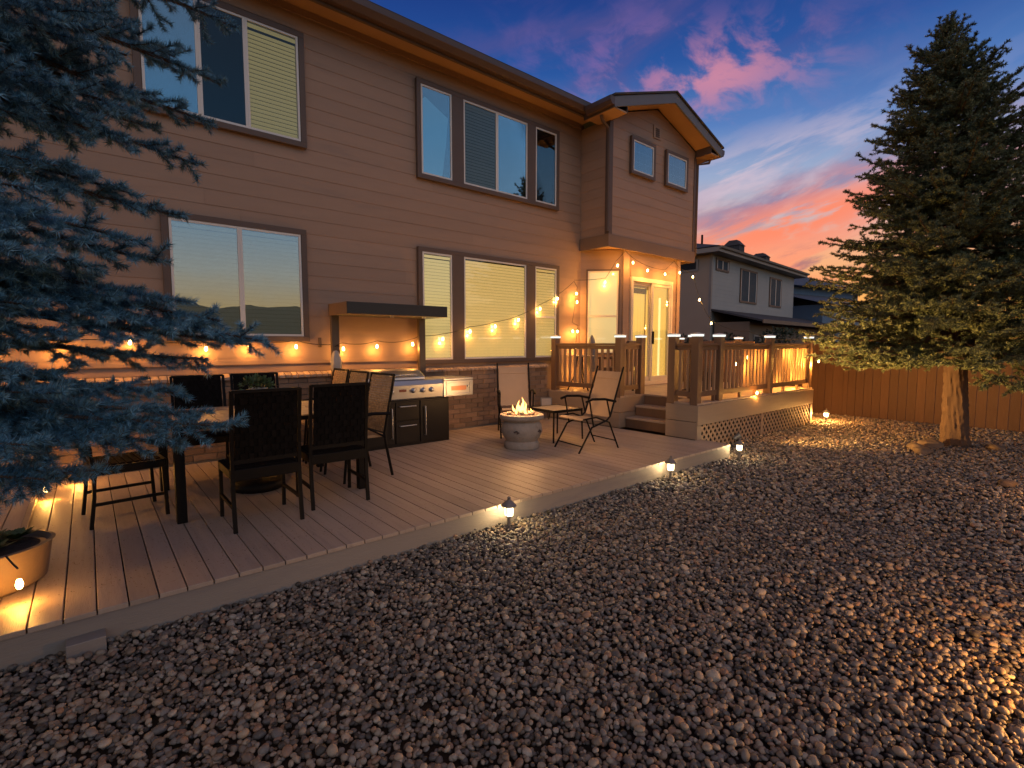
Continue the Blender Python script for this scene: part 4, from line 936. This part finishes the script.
# ------------------------------------------------------------------ furniture on the raised deck
bt=thing('bistro_table','small dark bistro table behind the left railing of the raised deck','table',(6.72,6.1,UZ))
b=MB(); b.lathe([(.0,.0),(.24,.0),(.25,.01),(.24,.02),(.0,.022)],(6.72,6.1,UZ+.60),24); b.build('table_top',M['sidetop'],bt,smooth=True)
for i in range(3):
    a=i*2.1+.4; b=MB(); b.tube([(6.72+.05*math.cos(a),6.1+.05*math.sin(a),UZ+.6),(6.72+.08*math.cos(a),6.1+.08*math.sin(a),UZ+.3),(6.72+.22*math.cos(a),6.1+.22*math.sin(a),UZ)],.012,6); b.build('leg',M['black'],bt,smooth=True)
def deck_chair():
    t=thing('wicker_chair','','chair',(0,0,0),group='dark wicker chairs on the raised deck')
    s=MB(); s.box(-.24,.24,-.22,.24,.34,.42); s.build('seat',M['brownwicker'],t,bevel=.02)
    b=MB(); b.M=Matrix.Translation((0,-.22,.42))@Matrix.Rotation(R(10),4,'X'); b.box(-.25,.25,-.03,.03,0,.46); b.build('backrest',M['brownwicker'],t,bevel=.02)
    for sx in (-1,1):
        a=MB(); a.box(sx*.22,sx*.29,-.2,.22,.56,.60); a.box(sx*.24,sx*.28,.16,.21,.4,.56); a.build('armrest',M['brownwicker'],t,bevel=.01)
        for y in (-.22,.22): l=MB(); l.bar((sx*.22,y,0),(sx*.22,y,.36),.035,.035); l.build('leg',M['black'],t)
    return t
M['brownwicker']=mat('brown_wicker',(.09,.045,.028),.6,var=.3,scale=30,bump=.6,bscale=120)
wc=deck_chair(); wc.location=(7.05,5.55,UZ); wc.rotation_euler=(0,0,R(15)); wc['label']='dark wicker chair behind the left railing near the stairs'
dup(wc,(8.35,4.35,UZ),R(-70),'dark wicker chair behind the front railing, left one')
dup(wc,(9.25,4.6,UZ),R(75),'dark wicker chair behind the front railing, right one')
cu=thing('closed_umbrella','grey folded umbrella leaning in the corner by the bay window','umbrella',(7.02,6.2,UZ))
b=MB(); b.lathe([(.0,.30),(.05,.32),(.075,.5),(.07,.75),(.045,.90),(.012,.98),(.0,.985)],(7.05,6.12,UZ),16,wob=lambda t,i:.12*math.sin(6*t)); b.build('folded_canopy',M['grey'],cu,smooth=True)
b=MB(); b.tube([(7.05,6.12,UZ),(7.05,6.12,UZ+.4)],.018,8); b.build('pole',M['black'],cu)

# ------------------------------------------------------------------ fence, neighbours, shrubs
fn=thing('fence','brown vertical board fence along the far side of the yard','fence',(12.05,2,0))
b=MB(); y=-9.0
while y<13: b.box(12.05+random.uniform(-.004,.004),12.072,y,y+.136,.0,1.50+random.uniform(-.008,.008)); y+=.142
b.build('boards',M['fence'],fn)
b=MB()
for z in (.3,.8,1.25): b.box(12.074,12.11,-9,13,z-.04,z+.04)
b.build('fence_rail',M['fence'],fn)
for y in (-8,-5.6,-3.2,-.8,1.3,3.62,6.0,8.4,10.8):
    b=MB(); b.box(12.035,12.049,y-.045,y+.045,0,1.53) if y==3.62 else b.box(12.112,12.2,y-.045,y+.045,0,1.53); b.build('fence_post',M['fence'],fn)
def neighbours():
    a=R(4.6); N=thing('neighbor_house','grey sided neighbouring house with dark windows and rooftop vents','house',(21.1,11.5,0))
    T=Matrix.Translation((21.1,11.5,0))@Matrix.Rotation(a,4,'Z')
    w=MB(); w.M=T; laps(w,0,11.2,2.75,5.45); w.box(0.01,11.2,0.002,.1,0,5.45); w.box(11.1,11.2,.1,8,0,5.45); w.build('wall',M['nwall'],N)
    s=MB(); s.M=T; s.box(-.02,.0,.0,8,0,5.45); s.build('side_wall',M['nwall_warmlit'],N)
    c=MB(); c.M=T; c.box(-.07,.06,-.03,.0,2.7,5.45); c.box(-.03,-.021,0,.1,2.7,5.45); c.build('corner_trim',M['nfascia'],N)
    lw=MB(); lw.M=T; lw.box(.2,14,-1.6,-.1,0,2.45); lw.build('porch_wall',M['nlower'],N)
    lr=MB(); lr.M=T; lr.add([(.0,-2.2,2.5),(14.6,-2.2,2.5),(14.6,0,3.05),(.0,0,3.05),(.0,-2.2,2.42),(14.6,-2.2,2.42),(14.6,0,2.97),(.0,0,2.97)],[(0,1,2,3),(7,6,5,4),(0,4,5,1),(1,5,6,2),(3,7,4,0)]); lr.build('porch_roof',M['shingle'],N)
    lf=MB(); lf.M=T; lf.box(-.02,14.6,-2.24,-2.2,2.36,2.52); lf.build('porch_fascia',M['nlower'],N)
    f=MB(); f.M=T; f.box(-.5,11.9,-.52,-.48,5.42,5.62); f.box(-.52,-.48,-.48,8,5.42,5.62); f.box(-.48,11.9,-.48,8,5.42,5.46); f.build('fascia',M['nfascia'],N)
    g=MB(); g.M=T; g.prism_x([(-.62,5.56),(-.66,5.64),(-.522,5.64),(-.522,5.54)],-.5,11.9); g.build('gutter',M['nfascia'],N)
    r=MB(); r.M=T; r.add([(-.56,-.56,5.65),(11.95,-.56,5.65),(11.95,8,5.65),(-.56,8,5.65),(4.0,3.7,7.0),(8.0,3.7,7.0)],[(0,1,5,4),(1,2,5),(2,3,4,5),(3,0,4),(0,3,2,1)]); ro=r.build('roof',M['shingle'],N)
    for x,y,h,sx in ((5.3,1.2,1.0,.34),(8.8,1.1,.75,.32)):
        k=MB(); k.M=T; z=5.9; k.box(x-sx,x+sx,y-.4,y+.4,z,z+h*.7); k.add([(x-sx-.05,y-.45,z+h*.7),(x+sx+.05,y-.45,z+h*.7),(x+sx+.05,y+.45,z+h*.7),(x-sx-.05,y+.45,z+h*.7),(x-sx*.6,y-.2,z+h),(x+sx*.6,y-.2,z+h),(x+sx*.6,y+.2,z+h),(x-sx*.6,y+.2,z+h)],[(0,1,5,4),(1,2,6,5),(2,3,7,6),(3,0,4,7),(4,5,6,7)]); k.build('chimney',M['shingle'],ro)
    k=MB(); k.M=T; k.tube([(.9,.9,5.9),(.9,.9,6.5)],.05,8); k.tube([(2.4,.7,5.9),(2.4,.7,6.2)],.05,8); k.build('vent_pipe',M['black'],ro)
    for u0,u1,z0,z1 in ((.45,1.65,4.85,5.22),(3.2,5.2,3.6,5.05),(7.2,8.9,3.6,5.0)):
        t=MB(); t.M=T; e=.09; t.box(u0-e,u1+e,-.05,-.015,z0-e,z0); t.box(u0-e,u1+e,-.05,-.015,z1,z1+e); t.box(u0-e,u0,-.05,-.015,z0,z1); t.box(u1,u1+e,-.05,-.015,z0,z1); wi=t.build('window',M['trim'],N)
        k=MB(); k.M=T; um=(u0+u1)/2; k.box(um-.03,um+.03,-.045,-.018,z0,z1); k.box(u0,u0+.05,-.045,-.018,z0,z1); k.box(u1-.05,u1,-.045,-.018,z0,z1); k.build('frame',M['vinyl'],wi)
        k=MB(); k.M=T; k.box(u0,u1,-.03,-.016,z0,z1); k.build('pane',M['glasspane'],wi)
    # side window facing our house
    k=MB(); k.M=T; k.box(-.06,-.021,.6,1.9,4.75,5.25); wi=k.build('window',M['nfascia'],N); k=MB(); k.M=T; k.box(-.066,-.061,.7,1.8,4.83,5.17); k.build('pane',M['dark'],wi)
    k=MB(); k.M=T; k.box(.7,1.4,-1.63,-1.605,1.0,1.9); wi=k.build('window',M['nfascia'],N); k=MB(); k.M=T; k.box(.78,1.32,-1.64,-1.631,1.08,1.82); k.build('pane',M['dark'],wi)
    # far blue house
    F=thing('far_house','dusky blue house beyond the neighbouring roof','house',(36.5,14,0))
    T2=Matrix.Translation((36.3,14.3,0))@Matrix.Rotation(R(-10),4,'Z')
    k=MB(); k.M=T2; k.box(-1,9,0,7,0,5.4); k.build('wall',M['n2wall'],F)
    k=MB(); k.M=T2; k.add([(-1.5,-.6,5.4),(9.5,-.6,5.4),(9.5,7.5,5.4),(-1.5,7.5,5.4),(1.2,3.4,7.0),(6.5,3.4,7.0)],[(0,1,5,4),(1,2,5),(2,3,4,5),(3,0,4),(0,3,2,1)]); k.build('roof',M['farroof'],F)
    k=MB(); k.M=T2; k.box(-1.6,6,-3.2,-.01,0,3.9); k.build('porch',M['n2wall'],F)
    k=MB(); k.M=T2; k.add([(-2,-3.6,3.9),(6.4,-3.6,3.9),(6.4,-.02,4.9),(-2,-.02,4.9)],[(0,1,2,3)]); k.build('porch_roof',M['farroof'],F)
    L=thing('lit_house','pale house with a bright gable front glimpsed beside the spruce','house',(43,14.6,0))
    T3=Matrix.Translation((43.2,15.3,0))@Matrix.Rotation(R(-25),4,'Z')
    k=MB(); k.M=T3; k.box(-.6,5.4,0,5,0,4.2); k.build('wall',M['farwall'],L)
    k=MB(); k.M=T3; k.box(-.2,1.3,-.05,-.01,2.4,3.7); k.box(1.6,2.9,-.05,-.01,2.4,3.7); k.build('window',M['farlit'],L)
    k=MB(); k.M=T3; k.prism([(-1,4.2),(5.8,4.2),(2.4,5.4)],-.4,5.4); k.build('roof',M['farroof'],L)
M['glasspane']=mat('far_pane',(.02,.06,.09),.5,var=.2,scale=2,bump=0,spec=.06)
M['farroof']=mat('far_roof',(.07,.095,.13),.85,var=.2,scale=2,bump=.1)
M['farwall']=mat('far_wall',(.45,.47,.52),.8,var=.1,scale=1,bump=0)
neighbours()
for (x,y,h,r,lb) in ((14.6,8.2,1.9,.7,'dark shrub behind the fence nearest the house'),(16.4,8.0,2.1,.9,'broad dark shrub behind the fence in the middle'),(18.6,7.6,2.2,.9,'dark shrub behind the fence nearest the spruce')):
    t=thing('shrub',lb,'shrub',(x,y,0),group='shrubs behind the fence'); b=MB()
    for _ in range(14): leaf_cluster(b,(x+random.gauss(0,r*.45),y+random.gauss(0,r*.45),h*random.uniform(.25,.85)),r*.5,130,.10)
    b.build('foliage',M['shrubleaf'],t); k=MB()
    for _ in range(5): k.tube([(x,y,0),(x+random.gauss(0,.2),y+random.gauss(0,.2),h*.4),(x+random.gauss(0,.4),y+random.gauss(0,.4),h*.8)],[.04,.025,.008],6)
    k.build('stems',M['twig'],t)

# ------------------------------------------------------------------ rocks at the spruce
for (x,y,s,sq,lb) in ((9.33,1.62,.15,(1.3,.9,.6),'largest flat rock beside the spruce trunk'),(8.75,1.60,.11,(1.5,.9,.5),'low brown rock in front of the spruce trunk'),(8.98,1.72,.10,(1.2,1,.6),'rounded rock leaning between the two flat rocks'),(9.75,.98,.12,(1.4,.9,.5),'dark rock in the shadow right of the trunk'),(7.36,.63,.09,(1.4,.8,.5),'lone pinkish rock out on the gravel')):
    b=MB(); b.blob((x,y,.03),s,3,.22,sq); tag(b.build('rock',M['rock'],smooth=True),lb,'rock',group='rocks around the spruce')

# ------------------------------------------------------------------ spruces
def needle_mat(name,c0,c1,c2):
    m=bpy.data.materials.new(name); m.use_nodes=True; nt=NT(m.node_tree); b=m.node_tree.nodes['Principled BSDF']
    g=nt.n('ShaderNodeNewGeometry'); tc=nt.n('ShaderNodeTexCoord')
    n=nt.noise(tc.outputs['Object'],2.3,3,.6)
    f=nt.math('ADD',nt.math('MULTIPLY',g.outputs['Random Per Island'],.55),nt.math('MULTIPLY_ADD',n,.9,-.2))
    nt.link(nt.ramp(f,[(.15,c0),(.5,c1),(.9,c2)]),b.inputs['Base Color']); b.inputs['Roughness'].default_value=.5; b.inputs['Specular IOR Level'].default_value=.4
    return m
def needles(P0,P1,density,length,width,rng,spread=.75,tipbias=True):
    """needles round twig segments P0->P1 (arrays n,3)"""
    d=P1-P0; L=np.linalg.norm(d,axis=1); cnt=np.maximum(2,(L*density).astype(int)); idx=np.repeat(np.arange(len(L)),cnt); n=len(idx)
    t=rng.random(n)[:,None]; base=P0[idx]+d[idx]*t; u=d[idx]/L[idx][:,None]
    r=rng.normal(size=(n,3)); r-=u*(r*u).sum(1)[:,None]; r/=np.linalg.norm(r,axis=1)[:,None]
    r[:,2]+=.25; 
    dirv=u*rng.uniform(.45,1.0,n)[:,None]+r*spread; dirv/=np.linalg.norm(dirv,axis=1)[:,None]
    ln=length*rng.uniform(.7,1.15,n)[:,None]
    s=np.cross(dirv,rng.normal(size=(n,3))); s/=np.linalg.norm(s,axis=1)[:,None]; s*=width*.5
    V=np.empty((n,3,3)); V[:,0]=base-s; V[:,1]=base+s; V[:,2]=base+dirv*ln
    return V.reshape(-1,3)
def bough(A,B,rng,sag,sec_step,sec_len,ter=True,up=(0,0,1),droop=.0,side=.9,tstep=.05,vj=.22):
    """main axis A->B with side twigs; returns (wood polylines, twig segments P0,P1)"""
    A=np.array(A,float);B=np.array(B,float); L=np.linalg.norm(B-A); n=max(4,int(L/.12)); t=np.linspace(0,1,n+1)[:,None]
    axis=A+(B-A)*t; axis[:,2]-=sag*4*(t[:,0]*(1-t[:,0])); 
    axis+=np.cumsum(rng.normal(0,.006,axis.shape),0)*(t>0)
    wood=[(axis,.006+.012*L)]; S0=[];S1=[]
    for i in range(n):
        if i/n>.25: S0.append(axis[i]);S1.append(axis[i+1])
    d=(axis[-1]-axis[0])/L; lat=np.cross(d,[0,0,1.]); lat/=np.linalg.norm(lat)+1e-9
    pos=.22; k=0
    while pos<1.0:
        p=axis[0]+0; f=pos*n; i=min(n-1,int(f)); p=axis[i]+(axis[i+1]-axis[i])*(f-i)
        sg=1 if k%2 else -1; k+=1
        sl=sec_len*(1.15-pos)**.8*rng.uniform(.55,1.1)*min(1,.4+2*pos)
        if sl<.03: sl=.03
        fw=rng.uniform(.5,.95); v=d*fw+lat*sg*side+np.array([0,0,rng.normal(.04,vj)]); v/=np.linalg.norm(v)
        m=max(2,int(sl/.07)); q=p.copy(); pts=[q.copy()]
        for j in range(m):
            vv=v+np.array([0,0,-droop*(j/m)+.12*(j/m)])+rng.normal(0,.06,3); q=q+vv/np.linalg.norm(vv)*sl/m; pts.append(q.copy())
        pts=np.array(pts); wood.append((pts,.0035)); S0+=list(pts[:-1]); S1+=list(pts[1:])
        if ter:
            u=.18
            while u<.95:
                jj=min(m-1,int(u*m)); pp=pts[jj]+(pts[jj+1]-pts[jj])*(u*m-jj); sg2=1 if rng.random()<.5 else -1
                lat2=np.cross(v,[0,0,1.]); lat2/=np.linalg.norm(lat2)+1e-9; tl=sl*.42*(1.1-u)*rng.uniform(.6,1.2)+.02
                v2=v*.8+lat2*sg2*.7+np.array([0,0,rng.normal(0.02,.3)]); v2/=np.linalg.norm(v2); S0.append(pp);S1.append(pp+v2*tl); u+=tstep/max(sl,.06)
        pos+=sec_step/L
    return wood,np.array(S0),np.array(S1)
def wood_mesh(name,polys,m,parent,off,nseg=4):
    b=MB()
    for pts,r in polys: 
        k=len(pts); b.tube([tuple(p) for p in pts],[r*(1-.75*i/(k-1)) for i in range(k)],nseg,cap=False)
    return b.build(name,m,parent,smooth=True)
def unproject(x,y,dep):
    P_=R(4.54);Y_=R(49.93); fw=np.array([math.cos(Y_)*math.cos(P_),math.sin(Y_)*math.cos(P_),-math.sin(P_)]); rt=np.array([math.sin(Y_),-math.cos(Y_),0]); up=np.cross(rt,fw)
    return np.array([0,0,1.5])+dep*(fw+rt*(x-512)/504+up*(384-y)/504)
def near_spruce():
    rng=np.random.default_rng(5)
    tx,ty=-1.05,2.70
    T=thing('spruce_tree','large blue spruce whose boughs fill the left edge','tree',(tx,ty,0))
    b=MB(); b.tube([(tx,ty,-.1),(tx,ty,.3),(tx+.02,ty,2),(tx,ty,4.5),(tx,ty,7.5)],[.21,.17,.14,.09,.02],14); b.build('trunk',M['bark'],T,smooth=True)
    tips=[ # (tip pixel x, y, depth) measured once; the boughs are real and hang at their own distance
        (243,24,2.55,2.9),(222,84,2.45,2.7),(212,122,2.35,2.5),(200,176,2.2,2.3),(168,212,2.1,2.1),(146,118,2.0,2.35),
        (130,60,2.1,2.6),(185,60,2.4,2.75),(150,128,2.35,2.35),(120,92,2.25,2.45),(100,145,2.15,2.3),(70,60,2.2,2.6),(40,90,2.1,2.4),(110,40,2.4,2.75),(95,30,1.9,2.6),(90,110,1.9,2.3),(60,170,1.8,2.1),(110,190,1.95,2.15),
        (125,242,1.75,1.95),(157,268,1.85,1.85),(90,262,1.7,1.85),(25,222,1.6,1.9),
        (262,334,2.15,1.62),(225,322,2.1,1.66),(180,300,2.0,1.7),(120,300,1.9,1.7),(240,352,2.15,1.5),
        (200,369,2.2,1.35),(188,392,2.2,1.25),(70,330,1.8,1.5),
        (228,421,2.05,1.15),(190,432,2.0,1.1),(150,415,1.95,1.2),(120,440,1.85,1.1),(70,430,1.75,1.15),(205,405,2.05,1.2),
        (60,20,2.1,2.8),(20,60,1.9,2.5),(30,120,1.8,2.3),(100,75,2.2,2.6),(120,20,2.5,3.0),(20,180,1.6,2.0),(60,280,1.9,1.8),(140,430,2.2,1.2),(30,420,1.9,1.2),(10,250,1.5,1.8),(90,468,1.75,.95),(45,478,1.65,.95),(30,440,1.6,1.05),(60,400,1.7,1.25),(20,370,1.6,1.4),(15,300,1.6,1.6)]
    wood=[];V=[]
    for px_,py_,dep,zr in tips:
        B=unproject(px_,py_,dep); A=np.array([tx+.05,ty+.02,zr+.35])
        w,s0,s1=bough(A,B,rng,.05,.042,.40,True,droop=.10,tstep=.085,vj=.36); wood+=w; V.append(needles(s0,s1,2100,.030,.0026,rng,.95))
    # the rest of the crown, away from the view
    for i in range(70):
        z=.5+6.8*i/70; Lb=1.75*(1-z/7.6)+.1
        for k in range(2):
            a=rng.uniform(R(95),R(285)); 
            if z>3.7: a=rng.uniform(0,6.28)
            A=np.array([tx,ty,z+.25]); B=A+np.array([math.cos(a)*Lb,math.sin(a)*Lb,-.25])
            w,s0,s1=bough(A,B,rng,.05,.11,.34,True,droop=.1); wood+=w; V.append(needles(s0,s1,170,.03,.004,rng))
    V=np.concatenate(V); print('near needles',len(V)//3)
    m=needle_mat('blue_needles',(.055,.065,.045),(.075,.21,.31),(.23,.47,.66))
    cr=numpy_mesh('crown',V,np.arange(len(V)).reshape(-1,3),m,T,(tx,ty,0))
    wo=wood_mesh('branches',wood,M['twig'],T,(tx,ty,0),3)
near_spruce()
def far_spruce():
    rng=np.random.default_rng(9)
    tx,ty=9.82,1.43; H=6.35
    T=thing('spruce_tree','tall dark green spruce standing in the gravel by the fence','tree',(tx,ty,0))
    b=MB(); zs0=[-.1,0,.12,.5,1.2,2.5,4.2,H-.3]; rs0=[.24,.19,.16,.143,.13,.10,.05,.008]
    zs=list(np.arange(-.1,1.6,.035))+list(np.arange(1.65,H-.3,.2)); rs=list(np.interp(zs,zs0,rs0)); vs=[];n=56;fs=[]
    for i,(z,r) in enumerate(zip(zs,rs)):
        for k in range(n):
            q=max(0,z/H)**1.2; t=2*math.pi*k/n; rr=r*(1+.05*math.sin(5*t+z*2)+.03*math.sin(11*t-z*5)+random.uniform(-.055,.055)+.04*math.sin(17*t+9*z)); vs.append((tx+.26*q+rr*math.cos(t),ty+.46*q+rr*math.sin(t),z))
    fs=[(i*n+k,i*n+(k+1)%n,(i+1)*n+(k+1)%n,(i+1)*n+k) for i in range(len(zs)-1) for k in range(n)]
    b.add(vs,fs); b.build('trunk',M['bark'],T,smooth=True)
    wood=[];V=[]; z=1.40
    while z<H-.12:
        f=(z-1.40)/(H-1.40); Lb=2.2*(1-f)**.80*min(1,.86+f*1.6)*min(1,(1-f)*5.5+.22)+.04
        nb=3; a0=rng.uniform(0,6.28); lx,ly=tx+.26*(z/H)**1.2,ty+.46*(z/H)**1.2
        for k in range(nb):
            a=a0+6.283*k/nb+rng.normal(0,.3); L=Lb*rng.uniform(.70,1.08)
            dz=-.13*L*(1-f)**1.2+.42*L*f+rng.normal(0,.10)
            A=np.array([lx,ly,z+rng.normal(0,.05)]); B=A+np.array([math.cos(a)*L,math.sin(a)*L,dz])
            w,s0,s1=bough(A,B,rng,  .07*L,.085,.50*(Lb/2.1)**.45,True,droop=.2,tstep=.09,vj=.42); wood+=w[:1]+w[1::3]
            V.append(needles(s0,s1,400,.042,.0115,rng,1.0))
        z+=.027-.004*f
    # leader
    V.append(needles(np.array([[tx+.245,ty+.43,H-.5]]),np.array([[tx+.26,ty+.46,H+.05]]),260,.035,.007,rng))
    V=np.concatenate(V); print('far needles',len(V)//3)
    m=needle_mat('green_needles',(.035,.052,.03),(.105,.13,.068),(.25,.27,.135))
    numpy_mesh('crown',V,np.arange(len(V)).reshape(-1,3),m,T,(tx,ty,0))
    wood_mesh('branches',wood,M['twig'],T,(tx,ty,0),3)
far_spruce()

# ------------------------------------------------------------------ fallen needles
def litter():
    rng=np.random.default_rng(3); b=[]
    def strew(n,cx,cy,sx,sy,z,cond):
        for _ in range(n):
            x,y=rng.normal(cx,sx),rng.normal(cy,sy)
            if not cond(x,y): continue
            a=rng.uniform(0,6.28); L=rng.uniform(.010,.024); w=.0016; d=np.array([math.cos(a),math.sin(a),rng.normal(0,.15)])*L; s_=np.array([-math.sin(a),math.cos(a),0])*w; p=np.array([x,y,z+rng.uniform(.002,.006)])
            b.extend([p-s_,p+s_,p+d])
    strew(1500,.2,3.9,.8,.5,DZ,lambda x,y:x>-.9 and y>3.22 and y<6.4)
    strew(500,3,3.6,2.0,.35,DZ,lambda x,y:0<x<6.4 and y>3.22)
    strew(9000,9.6,1.4,.9,.9,.032,lambda x,y:y<3.5 and x<11.9 and math.hypot(x-9.82,y-1.43)>.2)
    V=np.array(b); o=numpy_mesh('fallen_needles',V,np.arange(len(V)).reshape(-1,3),mat('dry_needles',(.20,.11,.05),.8,var=.3,bump=0)); tag(o,'dry brown spruce needles scattered on deck and gravel','needles',kind='stuff')
litter()
